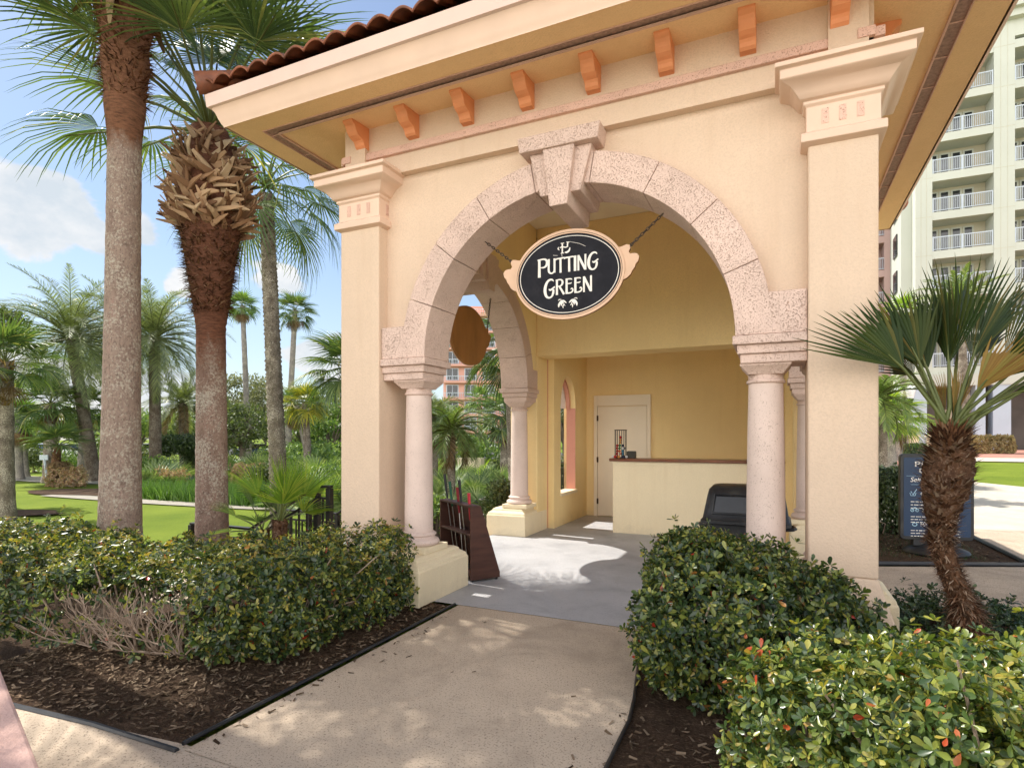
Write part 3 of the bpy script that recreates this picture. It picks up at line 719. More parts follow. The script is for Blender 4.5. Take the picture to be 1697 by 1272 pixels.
for d, c, nm, L, ln, lab in putters:
    b0 = RB+e1*.12+e2*d+Vector((0,0,.09)); tdir = (Vector((0,0,1))+e1*-.06+e2*(-ln*3)).normalized()
    t = empty('putter', b0, lab, 'putter', 'putters standing in the brown rack')
    mb = MB(); mb.tube([b0, b0+tdir*(L-.26)], .0055, 8); mb.build('shaft', M['steel'], t)
    mb = MB(); mb.tube([b0+tdir*(L-.28), b0+tdir*(L-.1), b0+tdir*L], [.011,.015,.017], 10); mb.build('grip', pcol('grip '+lab[:24], c), t)
    mb = MB(); mb.obox(b0+Vector((0,0,.0))+e1*.04, e1*.055, e2*.014, (0,0,.013)); mb.build('putter_head', M['steel'], t, bevel=.004)

# ---------------------------------------------------------------- black hooded bin behind the right column
BX, BY = -.30, 6.62
bn = empty('hooded_bin', (BX, BY, 0), 'black plastic bin with sloped hood standing in front of the counter', 'bin')
def rr(w, d, z, r, cy=0, n=5):
    pts = []
    for (sx, sy, a0) in ((1,1,0),(-1,1,90),(-1,-1,180),(1,-1,270)):
        for i in range(n+1):
            a = R(a0+90*i/n); pts.append((BX+sx*(w/2-r)+r*math.cos(a), BY+cy+sy*(d/2-r)+r*math.sin(a), z))
    return pts
mb = MB(); mb.loft([rr(.66,.50,.06,.05), rr(.70,.52,.30,.05), rr(.74,.54,.58,.05)]); mb.build('body', M['blackplastic'], bn, smooth=True)
mb = MB(); mb.loft([rr(.80,.60,.575,.05), rr(.86,.64,.585,.05), rr(.86,.64,.615,.05), rr(.82,.60,.635,.05), rr(.80,.57,.70,.06,.005), rr(.745,.46,.87,.07,.03), rr(.72,.42,.925,.07,.04), rr(.66,.34,.957,.07,.05), rr(.56,.24,.968,.06,.05)]); hd = mb.build('hood', M['blackplastic'], bn, smooth=True)
# framed panel lying on the sloped front of the hood
fr = lambda a, b, d: (BX+a, BY-.29+(b-.66)*.333-d*.95, b+.0-d*.3)
mb = MB(); mb.prism([(-.30,.70),(.30,.70),(.28,.865),(-.28,.865)], (-.002,.008), fr); mb.build('hood_panel', M['blackpanel'], hd, bevel=.006)
mb = MB()
for a, b in (((-.315,.685),(.315,.685)), ((-.295,.88),(.295,.88)), ((-.315,.685),(-.295,.88)), ((.315,.685),(.295,.88))): mb.tube([fr(*a,.006), fr(*b,.006)], .007, 6)
mb.build('panel_frame', M['blackplastic'], hd, smooth=True)
for s in (-1, 1):
    mb = MB(); mb.tube([(BX+s*.36,BY-.12,.53),(BX+s*.45,BY-.12,.54),(BX+s*.47,BY-.05,.54),(BX+s*.45,BY+.1,.54),(BX+s*.36,BY+.1,.53)], .016, 8); mb.build('handle', M['blackplastic'], bn, smooth=True)
for s in (-1, 1):
    mb = MB(); mb.tube([(BX+s*.27,BY-.22,.06),(BX+s*.27,BY-.26,.06)], .06, 16); mb.build('wheel', M['blackplastic'], bn)

# ---------------------------------------------------------------- things on the counter
cx, cy = -2.22, 8.95
cg = empty('wire_cage', (cx, cy, 1.146), 'small black wire cage of balls at left end of wooden counter', 'wire cage')
mb = MB(); 
for i in range(16):
    a = 2*math.pi*i/16; mb.tube([(cx+.09*math.cos(a),cy+.09*math.sin(a),1.15),(cx+.09*math.cos(a),cy+.09*math.sin(a),1.58)], .0032, 5)
mb.build('cage_bars', M['iron'], cg)
for z in (1.152,1.58):
    mb = MB(); mb.lathe([(.085,z-.006),(.096,z-.006),(.096,z+.006),(.085,z+.006),(.085,z-.006)], cx, cy, 24, cap=False); mb.build('cage_ring', M['iron'], cg)
ballc = {'red': (.45,.015,.02), 'orange': (.65,.14,.03), 'green': (.05,.22,.06), 'blue': (.03,.20,.33), 'navy': (.012,.02,.06), 'white': (.75,.75,.74), 'amber': (.55,.25,.06)}
spots = [(-.10,-.05,0,'white'),(-.06,-.09,0,'red'),(.0,-.105,0,'amber'),(.06,-.09,0,'navy'),(.10,-.05,0,'white')]
inner = [('red',-.05,.03,0),('red',-.04,-.035,0),('navy',.045,.03,0),('navy',.04,-.04,0),('red',-.05,-.03,.043),('blue',.045,-.035,.043),('orange',0,.045,.043),('red',-.045,-.02,.086),('blue',.04,-.025,.086),('orange',-.005,-.045,.086),('red',-.05,-.03,.129),('white',.045,-.035,.129),('navy',.05,.02,.129),('green',-.005,-.045,.129),('red',-.045,-.025,.172),('navy',.045,-.03,.172),('green',0,-.05,.172),('amber',0,-.03,.215),('amber',.005,-.035,.258),('red',.005,-.03,.30)]
bm_ = {k: pmat(k+' ball', c, .35, .05, 30) for k, c in ballc.items()}
first = {}
for k, dx, dy, dz in inner+[(s[3], s[0]*1.05, s[1]*1.05-.01, s[2]) for s in spots]:
    if k not in first:
        mb = MB(); n = 8; mb.lathe([(max(.0008,.0214*math.sin(math.pi*i/n)), -.0214*math.cos(math.pi*i/n)) for i in range(n+1)], 0, 0, 12)
        o = mb.build('ball', bm_[k], smooth='all'); first[k] = o
    else: o = first[k].copy(); COL.objects.link(o)
    o.location = (cx+dx, cy+dy, 1.168+dz)
    tag(o, 'small %s ball piled with the wire cage on the counter' % k, 'ball', 'coloured balls in and round the wire cage')
mb = MB(); mb.box(-2.115,-1.985,8.90,9.0,1.1455,1.25); mb.box(-2.105,-1.995,8.905,8.995,1.25,1.256)
tag(mb.build('box', pmat('dark box', (.05,.045,.035), .6, .1, 10), bevel=.004), 'small dark box beside the wire cage on the counter', 'box')

# ---------------------------------------------------------------- stairs and railings on the left
mb = MB()
for k in range(3): mb.box(-4.3-.38*(k+1), -4.3-.38*k-.001, 4.72, 6.3, -.9, -.18*(k+1)+.02)
mb.box(-4.299,-3.835,4.72,8.3,-.9,-.004); mb.box(-8.5,-5.441,4.72,6.3,-.9,-.545)
tag(mb.build('stairs', M['path'], bevel=.01), kind='structure')
def railing(y, label, group, xs=(-4.29,-4.48,-5.45,-6.45), zt=(.95,.95,.43,.43)):
    r_ = empty('railing', (xs[0], y, 0), label, 'railing', group)
    path = list(zip(xs, zt))
    def zat(x):
        for (x0, z0), (x1, z1) in zip(path, path[1:]):
            if x1 <= x <= x0: return z0+(z1-z0)*(x0-x)/(x0-x1)
        return path[-1][1]
    mb = MB()
    for (x0, z0), (x1, z1) in zip(path, path[1:]):
        d = Vector((x1-x0, 0, z1-z0)); c = Vector(((x0+x1)/2, y, (z0+z1)/2)); l = d.length/2; d.normalize()
        mb.obox(c, d*(l+.006), Vector((0,.03,0)), d.cross(Vector((0,1,0)))*.014)
    mb.build('handrail', M['iron'], r_, bevel=.006)
    mb = MB()
    for off in (.125, .80):
        for (x0, z0), (x1, z1) in zip(path, path[1:]):
            d = Vector((x1-x0, 0, z1-z0)); c = Vector(((x0+x1)/2, y, (z0+z1)/2-off)); l = d.length/2; d.normalize()
            mb.obox(c, d*(l+.004), Vector((0,.012,0)), d.cross(Vector((0,1,0)))*.012)
    mb.build('cross_rail', M['iron'], r_)
    for x in (xs[0]-.02, xs[1], xs[2], (xs[2]+xs[3])/2, xs[3]):
        mb = MB(); z = zat(x); mb.box(x-.03,x+.03,y-.03,y+.03,z-1.0,z-.016); mb.build('post', M['iron'], r_, bevel=.004)
    x = xs[0]-.11
    while x > xs[-1]+.05:
        z = zat(x); mb = MB(); mb.box(x-.009,x+.009,y-.009,y+.009,z-.80,z-.125)
        if min(abs(x-q) for q in (xs[1], xs[2])) > .04: mb.build('baluster', M['iron'], r_)
        x -= .112
    return r_
railing(4.80, 'near black iron stair railing rising beside the left pier', 'black stair railings')
railing(6.22, 'far black iron stair railing behind the near one', 'black stair railings')
wr = empty('railing', (-3.8, 10.98, 0), 'short black railing seen through the arched side window', 'railing')
mb = MB(); mb.box(-3.82,-3.78,9.9,10.95,.96,.99); mb.box(-3.81,-3.79,9.9,10.95,.86,.88); mb.build('handrail', M['iron'], wr)
mb = MB(); mb.box(-3.845,-3.765,10.95,11.03,-.4,1.06); mb.box(-3.855,-3.755,10.94,11.04,1.06,1.08); mb.build('post', M['iron'], wr, bevel=.004)
for k in range(9):
    mb = MB(); mb.box(-3.81,-3.79,9.93+k*.115,9.952+k*.115,.1,.86); mb.build('baluster', M['iron'], wr)
mb = MB(); mb.box(-3.815,-3.785,9.9,10.95,.07,.1); mb.build('cross_rail', M['iron'], wr)

# ---------------------------------------------------------------- blue information sign in the corner bed
SX, SY = 1.83, 8.95; srz = R(14)
bs = empty('notice_board', (SX, SY, 0), 'blue upright notice board on round black base behind the small palm', 'notice board', rz=srz)
mb = MB()
def rrect(w, h, z0, r, n=5):
    pts = []
    for sx, sz, a0 in ((1,1,0),(-1,1,90),(-1,-1,180),(1,-1,270)):
        for i in range(n+1): a = R(a0+90*i/n); pts.append((sx*(w/2-r)+r*math.cos(a), z0+h/2+sz*(h/2-r)+r*math.sin(a)))
    return pts
sm = lambda a, b, d: (a, -d, b)
mb.prism(rrect(.84,1.09,.17,.05), (-.03,.03), sm); mb.build('frame', M['blackplastic'], bs, local=True, bevel=.008)
mb = MB(); mb.prism(rrect(.76,1.0,.215,.02), (.0305,.034), sm); pn = mb.build('panel', M['bluesign'], bs, local=True)
mb = MB(); mb.loft([[(.36*math.cos(2*math.pi*j/32)*k, .30*math.sin(2*math.pi*j/32)*k, z) for j in range(32)] for k, z in ((1.0,0),(1.03,.02),(.98,.045),(.6,.10),(.4,.125))]); mb.box(-.27,.27,-.035,.035,.10,.172)
mb.build('base', M['blackplastic'], bs, local=True, smooth=True)
mb = MB()
def ctext(t, z, h, adv=1.12, wk=1.0):
    w = textw(t, h, adv, wk); letters(mb, t, -w/2, z, h, sm, .034, adv, wk)
ctext('PUTTING', 1.10, .060, 1.2, 1.6); ctext('GREEN', 1.02, .060, 1.2, 1.6)
def line_of_text(x, z, w, h):                    # fine print too small to read: short dashes the length of words
    r_ = random.Random(int(z*1000)); e = x+w
    while x < e:
        l = min(r_.uniform(.02,.055), e-x); mb.prism([(x,z),(x+l,z),(x+l,z+h),(x,z+h)], (.034,.0352), sm); x += l+.012
for z0 in (.66,.62,.58,.47,.435,.40,.295,.26,.225): line_of_text(-.30, z0-.012, .56, .009)
mb.build('lettering', M['signwhite'], pn, local=True)
def font_text(t, x, z, size, mat, name, shear=0):
    cu = bpy.data.curves.new(name, 'FONT'); cu.body = t; cu.size = size; cu.extrude = .0008; cu.shear = shear
    o = bpy.data.objects.new(name, cu); COL.objects.link(o)
    bpy.context.view_layer.update(); me = bpy.data.meshes.new_from_object(o.evaluated_get(bpy.context.evaluated_depsgraph_get()))
    bpy.data.objects.remove(o); bpy.data.curves.remove(cu); me.materials.clear(); me.materials.append(mat)
    me.transform(Matrix.Translation((x, -.0355, z)) @ Matrix.Rotation(R(90), 4, 'X'))
    o = bpy.data.objects.new(name, me); COL.objects.link(o); o.parent = pn; return o
font_text('Self-Service', -.31, .905, .085, M['signwhite'], 'lettering', .25)
font_text('COURSE', -.19, .735, .058, M['signwhite'], 'lettering'); font_text('KEEP', -.17, .53, .058, M['signwhite'], 'lettering'); font_text('MAINTENANCE', -.19, .345, .055, M['signwhite'], 'lettering')
mb = MB()
ribbon(mb, [(-.30,.785),(-.275,.74),(-.23,.815)], .010, sm, .034, .036); ribbon(mb, [(-.31,.765),(-.30,.73),(-.25,.73),(-.24,.765)], .007, sm, .034, .0358)
for sg in (-1,1):
    a = [(-.255+sg*.028+.018*math.cos(q), .545+.018*math.sin(q)) for q in [2*math.pi*i/10 for i in range(11)]]; ribbon(mb, a, .007, sm, .034, .0357)
ribbon(mb, [(-.283,.545),(-.265,.58),(-.245,.58),(-.227,.545)], .007, sm, .034, .036)
a = [(-.255+.026*math.cos(q), .365+.02*math.sin(q)) for q in [2*math.pi*i/14 for i in range(15)]]; ribbon(mb, a, .008, sm, .034, .0357)
ribbon(mb, [(-.35,1.0-.02),(.35,1.0-.02)], .003, sm, .034, .0352); ribbon(mb, [(-.30,.87),(.30,.87)], .003, sm, .034, .0352)
mb.build('sign_symbol', M['lightblue'], pn, local=True)
# ---------------------------------------------------------------- vegetation
HC, HS = math.cos(R(24.51)), math.sin(R(24.51))
def at(u, t):
    """ground point seen in column u at depth t"""
    r_ = (u-848.5)/964; x = (r_*HC-HS)*t; y = (r_*HS+HC)*t; return Vector((x, y, hgt(x, y)-.03))
def zat(v, t): return 1.48-(v-723)/964*t
G = {}
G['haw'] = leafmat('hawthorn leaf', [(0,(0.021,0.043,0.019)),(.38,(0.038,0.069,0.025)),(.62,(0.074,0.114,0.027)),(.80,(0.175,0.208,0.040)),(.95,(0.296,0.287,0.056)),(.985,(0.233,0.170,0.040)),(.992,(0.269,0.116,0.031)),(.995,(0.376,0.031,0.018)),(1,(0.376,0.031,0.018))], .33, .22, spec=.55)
G['hawlit'] = leafmat('hawthorn leaf sunlit', [(0,(0.034,0.067,0.023)),(.35,(0.063,0.109,0.029)),(.62,(0.127,0.178,0.040)),(.82,(0.253,0.287,0.057)),(.965,(0.368,0.332,0.069)),(.988,(0.345,0.20,0.056)),(.997,(0.460,0.057,0.023)),(1,(0.460,0.057,0.023))], .30, .25, spec=.6)  # lighter copy of the leaf; sun on the front hedge is coloured in
G['growth'] = leafmat('hawthorn sunlit growth', [(0,(0.067,0.096,0.024)),(.3,(0.154,0.182,0.034)),(.6,(0.278,0.269,0.043)),(.88,(0.403,0.317,0.058)),(.97,(0.365,0.211,0.048)),(1,(0.384,0.125,0.038))], .34, .3, spec=.55)  # new shoots, yellowed to colour in the sun on the hedge tops
G['box'] = leafmat('dark hedge leaf', [(0,(0.025,0.045,0.020)),(.6,(0.049,0.084,0.028)),(1,(0.098,0.140,0.042))], .4, .2)
G['cover'] = leafmat('ground cover leaf', [(0,(0.025,0.048,0.025)),(.6,(0.042,0.077,0.034)),(1,(0.084,0.126,0.042))], .4, .2)
G['dry'] = leafmat('dry golden leaf', [(0,(.20,.13,.06)),(.5,(.36,.26,.13)),(.8,(.45,.36,.20)),(1,(.20,.20,.08))], .7, .25, spec=.2)
G['pinkdry'] = leafmat('pale dry leaf', [(0,(.30,.17,.11)),(.5,(.48,.33,.24)),(.8,(.22,.22,.09)),(1,(.5,.4,.3))], .7, .25, spec=.2)
G['oak'] = leafmat('oak leaf', [(0,(0.051,0.076,0.030)),(.5,(0.092,0.126,0.048)),(1,(0.186,0.220,0.085))], .5, .3)
G['greyoak'] = leafmat('grey green leaf', [(0,(0.090,0.102,0.060)),(.5,(0.156,0.168,0.096)),(1,(0.264,0.264,0.156))], .6, .3)
G['bush'] = leafmat('bush leaf', [(0,(0.064,0.127,0.033)),(.5,(0.127,0.218,0.055)),(1,(0.273,0.364,0.091))], .45, .3)
G['sabal'] = leafmat('fan palm leaf', [(0,(0.049,0.089,0.036)),(.5,(0.089,0.145,0.049)),(.85,(0.162,0.227,0.073)),(1,(0.324,0.308,0.114))], .38, .3)
G['yellowsabal'] = leafmat('yellow green fan leaf', [(0,(.10,.13,.02)),(.5,(.17,.20,.03)),(1,(.42,.36,.04))], .42, .35)
G['bright'] = leafmat('bright fan leaf', [(0,(.11,.20,.026)),(.5,(.19,.31,.04)),(1,(.36,.40,.07))], .4, .45)
G['darkfan'] = leafmat('stiff dark fan leaf', [(0,(.016,.036,.010)),(.5,(.032,.056,.014)),(.8,(.065,.080,.018)),(1,(.15,.115,.03))], .45, .25, spec=.2)
G['amber'] = leafmat('amber fan leaf', [(0,(.20,.11,.02)),(.5,(.28,.17,.035)),(1,(.20,.18,.04))], .5, .35)
G['date'] = leafmat('date palm leaflet', [(0,(0.091,0.124,0.055)),(.5,(0.155,0.191,0.082)),(1,(0.273,0.309,0.127))], .45, .3)
G['brightdate'] = leafmat('bright date leaflet', [(0,(0.096,0.156,0.048)),(.5,(0.156,0.228,0.066)),(1,(0.264,0.312,0.108))], .45, .3)
G['dead'] = leafmat('dead frond', [(0,(.10,.06,.03)),(.5,(.20,.13,.075)),(1,(.32,.23,.14))], .8, .15, spec=.15)
G['palmetto'] = leafmat('palmetto leaf', [(0,(0.090,0.145,0.062)),(.5,(0.152,0.228,0.083)),(1,(0.331,0.386,0.179))], .4, .3)
G['strap'] = leafmat('strap leaf', [(0,(.05,.11,.02)),(.5,(.08,.17,.03)),(1,(.14,.24,.05))], .4, .3)
G['twig'] = pmat('bare twig', (.30,.225,.17), .85, .3, 20, 80, .2, .002)
G['bark'] = pmat('grey bark', (.14,.11,.085), .9, .35, 6, 40, .6, .01, stretch=(1,1,.3))
G['petiole'] = pmat('petiole', (.10,.12,.03), .5, .3, 5)
def trunkmat(name, a, b_, c_, zsplit=None, top=None, ring=22, lichen=(.50,.45,.37)):
    m, nt, b = newmat(name); v = coords(nt, True)
    f = noise(nt, mapping(nt, v, (1,1,.5)), 9, 8, .7); cc = ramp(nt, f, [(.28,a),(.55,b_),(.78,c_)])
    l = noise(nt, v, 44, 5, .75); lm = noise(nt, v, 3.2, 4); la = nd(nt, 'ShaderNodeMath', operation='MULTIPLY_ADD'); nt.links.new(lm, la.inputs[0]); la.inputs[1].default_value = .5; nt.links.new(l, la.inputs[2]); cc = mixc(nt, ramp(nt, la.outputs[0], [(.77,(0,0,0)),(.85,(.85,.85,.85))]), cc, lichen)
    d = noise(nt, mapping(nt, v, (1,1,.5)), 58, 6, .78); cc = mixc(nt, ramp(nt, d, [(.51,(0,0,0)),(.66,(.8,.8,.8))]), cc, sc(a, .42))
    if zsplit:
        sp = nd(nt, 'ShaderNodeSeparateXYZ'); nt.links.new(coords(nt, True), sp.inputs[0])
        mr = nd(nt, 'ShaderNodeMapRange'); nt.links.new(sp.outputs['Z'], mr.inputs[0]); mr.inputs[1].default_value = zsplit[0]; mr.inputs[2].default_value = zsplit[1]
        ad = nd(nt, 'ShaderNodeMath', operation='MULTIPLY_ADD'); nt.links.new(f, ad.inputs[0]); ad.inputs[1].default_value = .8; nt.links.new(mr.outputs[0], ad.inputs[2])
        tc = ramp(nt, noise(nt, mapping(nt, v, (1,1,4)), 12, 6, .7), [(.3,sc(top,.45)),(.5,top),(.75,sc(top,1.6))])
        cc = mixc(nt, ramp(nt, ad.outputs[0], [(.55,(0,0,0)),(.95,(1,1,1))]), cc, tc)
    nt.links.new(cc, b.inputs['Base Color']); b.inputs['Roughness'].default_value = .92; b.inputs['Specular IOR Level'].default_value = .15
    w = nd(nt, 'ShaderNodeTexWave', wave_type='BANDS', bands_direction='Z'); w.inputs['Scale'].default_value = ring/6.28; w.inputs['Distortion'].default_value = 5; w.inputs['Detail'].default_value = 4; w.inputs['Detail Scale'].default_value = 2
    nt.links.new(v, w.inputs['Vector'])
    mx = nd(nt, 'ShaderNodeMath', operation='MULTIPLY_ADD'); nt.links.new(w.outputs['Fac'], mx.inputs[0]); mx.inputs[1].default_value = .12; nt.links.new(d, mx.inputs[2])
    bump(nt, b, mx.outputs[0], .9, .02); return m
G['trunk_a'] = trunkmat('smooth palm bark', (.22,.15,.125), (.34,.255,.205), (.36,.215,.185), (4.1,4.6), (.18,.085,.048))
G['trunk_b'] = trunkmat('fibrous palm bark', (.19,.12,.095), (.31,.215,.17), (.33,.18,.145), (1.7,3.3), (.15,.066,.040))
G['trunk_c'] = trunkmat('scaly palm bark', (.075,.058,.045), (.20,.165,.13), (.36,.31,.25), ring=60)
G['trunk_f'] = trunkmat('dark date palm bark', (.05,.038,.028), (.13,.10,.075), (.20,.165,.13), ring=30, lichen=(.3,.27,.21))
G['trunk_d'] = trunkmat('grey ringed bark', (.16,.14,.13), (.26,.235,.22), (.32,.29,.27), ring=40)
G['trunk_e'] = trunkmat('dark shaggy bark', (.055,.028,.018), (.13,.065,.035), (.22,.11,.06), ring=30, lichen=(.24,.16,.11))
G['fibre'] = leafmat('trunk fibre', [(0,(.055,.024,.014)),(.45,(.15,.066,.034)),(.75,(.25,.135,.08)),(1,(.40,.30,.23))], .85, .08, spec=.2)
G['redfibre'] = leafmat('red trunk fibre', [(0,(.045,.020,.012)),(.45,(.12,.05,.026)),(.8,(.20,.095,.05)),(1,(.32,.21,.14))], .85, .08, spec=.2)
G['boot'] = leafmat('old leaf base', [(0,(.14,.075,.045)),(.35,(.28,.165,.10)),(.7,(.42,.28,.18)),(1,(.54,.42,.30))], .85, .0, spec=.15)

# ---- leaves, twigs and hedges
LT = np.array([(0,0,0),(.35,.15,-.01),(.35,0,-.05),(.35,-.15,-.01),(.72,.23,-.005),(.72,0,-.06),(.72,-.23,-.005),(.94,.12,-.03),(.94,-.12,-.03),(1.0,0,-.06)], dtype=float)
LF = np.array([(0,2,1),(0,3,2),(1,2,5),(1,5,4),(2,3,6),(2,6,5),(4,5,7),(5,9,7),(5,6,8),(5,8,9)])
def rand_dirs(n): return unit(rng.normal(size=(n,3)))
def rosettes(acc, P, N, size, nl=7, spread=(35,80)):
    """whorls of leathery leaves: centre P, axis N"""
    n = len(P); k = nl
    f = frames(N)                                   # x axis = axis of the whorl
    phi = (np.arange(k)[None]*2.39996+rng.uniform(0,6.28,(n,1))); th = np.radians(np.linspace(spread[0], spread[1], k)[None]+rng.uniform(-14,14,(n,k)))
    d = np.cos(th)[...,None]*f[:,None,:,0]+np.sin(th)[...,None]*(np.cos(phi)[...,None]*f[:,None,:,1]+np.sin(phi)[...,None]*f[:,None,:,2])
    d = d.reshape(-1,3); ax = np.repeat(f[:,:,0], k, 0)
    y = unit(np.cross(ax, d)+1e-6); z = np.cross(d, y)
    ro = rng.uniform(-.4,.4,len(d)); c = np.cos(ro)[:,None]; s_ = np.sin(ro)[:,None]; y2 = y*c+z*s_; z2 = z*c-y*s_
    sz = (np.linspace(.7,1.1,k)[None]*rng.uniform(.7,1.2,(n,k))*rng.uniform(.6,1.2,(n,1))*size).reshape(-1)
    Mx = np.stack([d,y2,z2],2)*sz[:,None,None]
    O = np.repeat(P,k,0)+d*(sz*.06)[:,None]
    acc.inst(LT, LF, Mx, O)
def sdpoly(px, py, poly):
    """signed distance to polygon, vectorised; negative inside"""
    d = np.full(px.shape, 1e9); s_ = np.ones(px.shape); n = len(poly)
    for i in range(n):
        x0,y0 = poly[i]; x1,y1 = poly[(i+1)%n]; ex,ey = x1-x0,y1-y0; wx,wy = px-x0,py-y0
        t = np.clip((wx*ex+wy*ey)/(ex*ex+ey*ey),0,1); bx,by = wx-ex*t,wy-ey*t; d = np.minimum(d,bx*bx+by*by)
        c1 = py>=y0; c2 = py<y1; c3 = ex*wy>ey*wx
        flip = (c1&c2&c3)|(~c1&~c2&~c3); s_ = np.where(flip,-s_,s_)
    return s_*np.sqrt(d)
def hedge(name, poly, top, zbase, label, mat, n, leaf=.05, rnd=.22, lump=.05, cat='hedge', group=None, shell=.2, nl=7, thin=None, twigs=40, growth=0.0):
    """clipped shrub filling a footprint; top(x,y) gives its height; thin(P) is the share of leaves kept"""
    xs = [p[0] for p in poly]; ys = [p[1] for p in poly]; c = Vector((sum(xs)/len(xs), sum(ys)/len(ys), zbase))
    o = empty(name, c, label, cat, group)
    def sdf(P):
        x,y,z = P.T; t = top(x,y) if callable(top) else top
        L = lump*(np.sin(x*7.3+y*2.1)*np.sin(y*6.1-z*3.3+x)+.6*np.sin(x*15+z*9)*np.sin(y*13+1.7)+.5*np.sin(x*3.1+1)*np.sin(y*2.7+z*2))
        d2 = sdpoly(x,y,poly)+L+.10*np.clip((zbase+.22-z)/.22,0,1)+ .05*np.clip((z-zbase)/1.0,0,1); dz = z-t+L
        a = np.maximum(d2+rnd,0); b = np.maximum(dz+rnd,0)
        return np.where((d2+rnd>0)&(dz+rnd>0), np.sqrt(a*a+b*b), np.maximum(d2,dz)+rnd)-rnd
    zt = max(top(np.array(xs),np.array(ys))) if callable(top) else top
    got = []; cnt = 0
    for it in range(60):
        m = 60000; P = np.stack([rng.uniform(min(xs)-.1,max(xs)+.1,m), rng.uniform(min(ys)-.1,max(ys)+.1,m), rng.uniform(zbase+.03,zt+.12,m)],1)
        s_ = sdf(P); keep = (s_<.02)&(s_>-shell)&(rng.random(m)<np.where(s_>-.07,1,.45))
        P = P[keep]
        if thin is not None: P = P[rng.random(len(P))<thin(P)]
        got.append(P); cnt += len(P)
        if cnt >= n: break
    P = np.concatenate(got)[:n]; e = 1e-3
    g = np.stack([sdf(P+np.eye(3)[i]*e)-sdf(P-np.eye(3)[i]*e) for i in range(3)],1)
    out = (rng.random(len(P)) < .09)&(sdf(P) > -.05)             # sprigs that stand proud of the clipped surface
    P = np.where(out[:,None], P+unit(unit(g)+np.array([0,0,.5])+rng.normal(size=P.shape)*.3)*rng.uniform(.02,.085,(len(P),1)), P)
    N = unit(unit(g)+rng.normal(size=P.shape)*.38+np.array([0,0,.25]))
    gm = (rng.random(len(P)) < growth*np.clip((unit(g)[:,2]-.15)/.5,.06,1))&(sdf(P)>-.08)  # share of upward-facing rosettes given the painted sunlit colour
    a = Acc(); rosettes(a, P[~gm], N[~gm], leaf, nl); a.build('foliage', mat, o)
    if gm.any(): a = Acc(); rosettes(a, P[gm]+np.array([0,0,.015]), N[gm], leaf*.85, nl, (45,88)); a.build('sunlit_growth', G['growth'], o)
    if twigs:
        mb = MB(); tw = P[rng.integers(0,len(P),twigs)]
        for q in tw:
            q = Vector(q); r_ = Vector((q.x+(c.x-q.x)*.22+random.uniform(-.15,.15), q.y+(c.y-q.y)*.22+random.uniform(-.15,.15), zbase+.02)); md = r_.lerp(q,.5)+Vector((random.uniform(-.08,.08),random.uniform(-.08,.08),.05))
            mb.tube([r_,md,q],[.010,.007,.004],5)
        mb.build('stems', G['twig'], o, smooth=True)
    return o

# ---- palm parts
def fan_leaf(Rr, nseg=34, span=230, petiole=.8, droop=.25, fold=.25, split=.42, wid=1.0, jit=.06, tipd=.25, sh=.35):
    """returns blade (V,F) and petiole path; petiole runs along +x"""
    da = math.radians(span)/nseg; V = []; F = []
    st = [.04,.25,split,.72,.9,1.0]; wf = [1,1,1,.60,.32,.03]
    for i in range(nseg):
        a = -math.radians(span)/2+(i+.5)*da; L = Rr*((1-sh)+sh*math.cos(a*.5)**2)*(1+random.uniform(-jit,jit)); tw = random.uniform(-.05,.05); td = tipd*random.uniform(.3,1.4)
        o = len(V)
        for r_, w in zip(st, wf):
            rr_ = L*r_; hw = da*.5*min(rr_, L*split)*w*wid*1.02; aa = a+tw*max(0,r_-split)
            ca, sa = math.cos(aa), math.sin(aa)
            z = -droop*Rr*r_*r_-td*Rr*max(0,r_-.55)**2*1.6
            for k, side in enumerate((1,0,-1)):
                x = rr_*ca-side*hw*sa; y = rr_*sa+side*hw*ca
                zz = z+fold*abs(rr_*sa)-(hw*.55 if k == 1 else 0)*(1 if i % 1 == 0 else 1)
                V.append((petiole+x, y, zz))
        m = len(st)
        for j in range(m-1):
            for k in (0,1): F.append((o+j*3+k, o+j*3+k+1, o+(j+1)*3+k+1, o+(j+1)*3+k))
    return np.array(V), np.array(F)
def strip_tube(path, rad, n=5):
    mb = MB(); mb.tube(path, rad, n, cap=False); return np.array(mb.v), np.array(mb.f)
def orient(V, el, yaw, roll, org, bend=0, L=1.0):
    cr, sr = math.cos(roll), math.sin(roll); x = V[:,0]; y = V[:,1]*cr-V[:,2]*sr; z = V[:,1]*sr+V[:,2]*cr-bend*x**2/max(L,1e-6)
    ce, se = math.cos(el), math.sin(el); x2 = x*ce-z*se; z2 = x*se+z*ce
    cy_, sy_ = math.cos(yaw), math.sin(yaw)
    return np.stack([x2*cy_-y*sy_+org[0], x2*sy_+y*cy_+org[1], z2+org[2]],1)
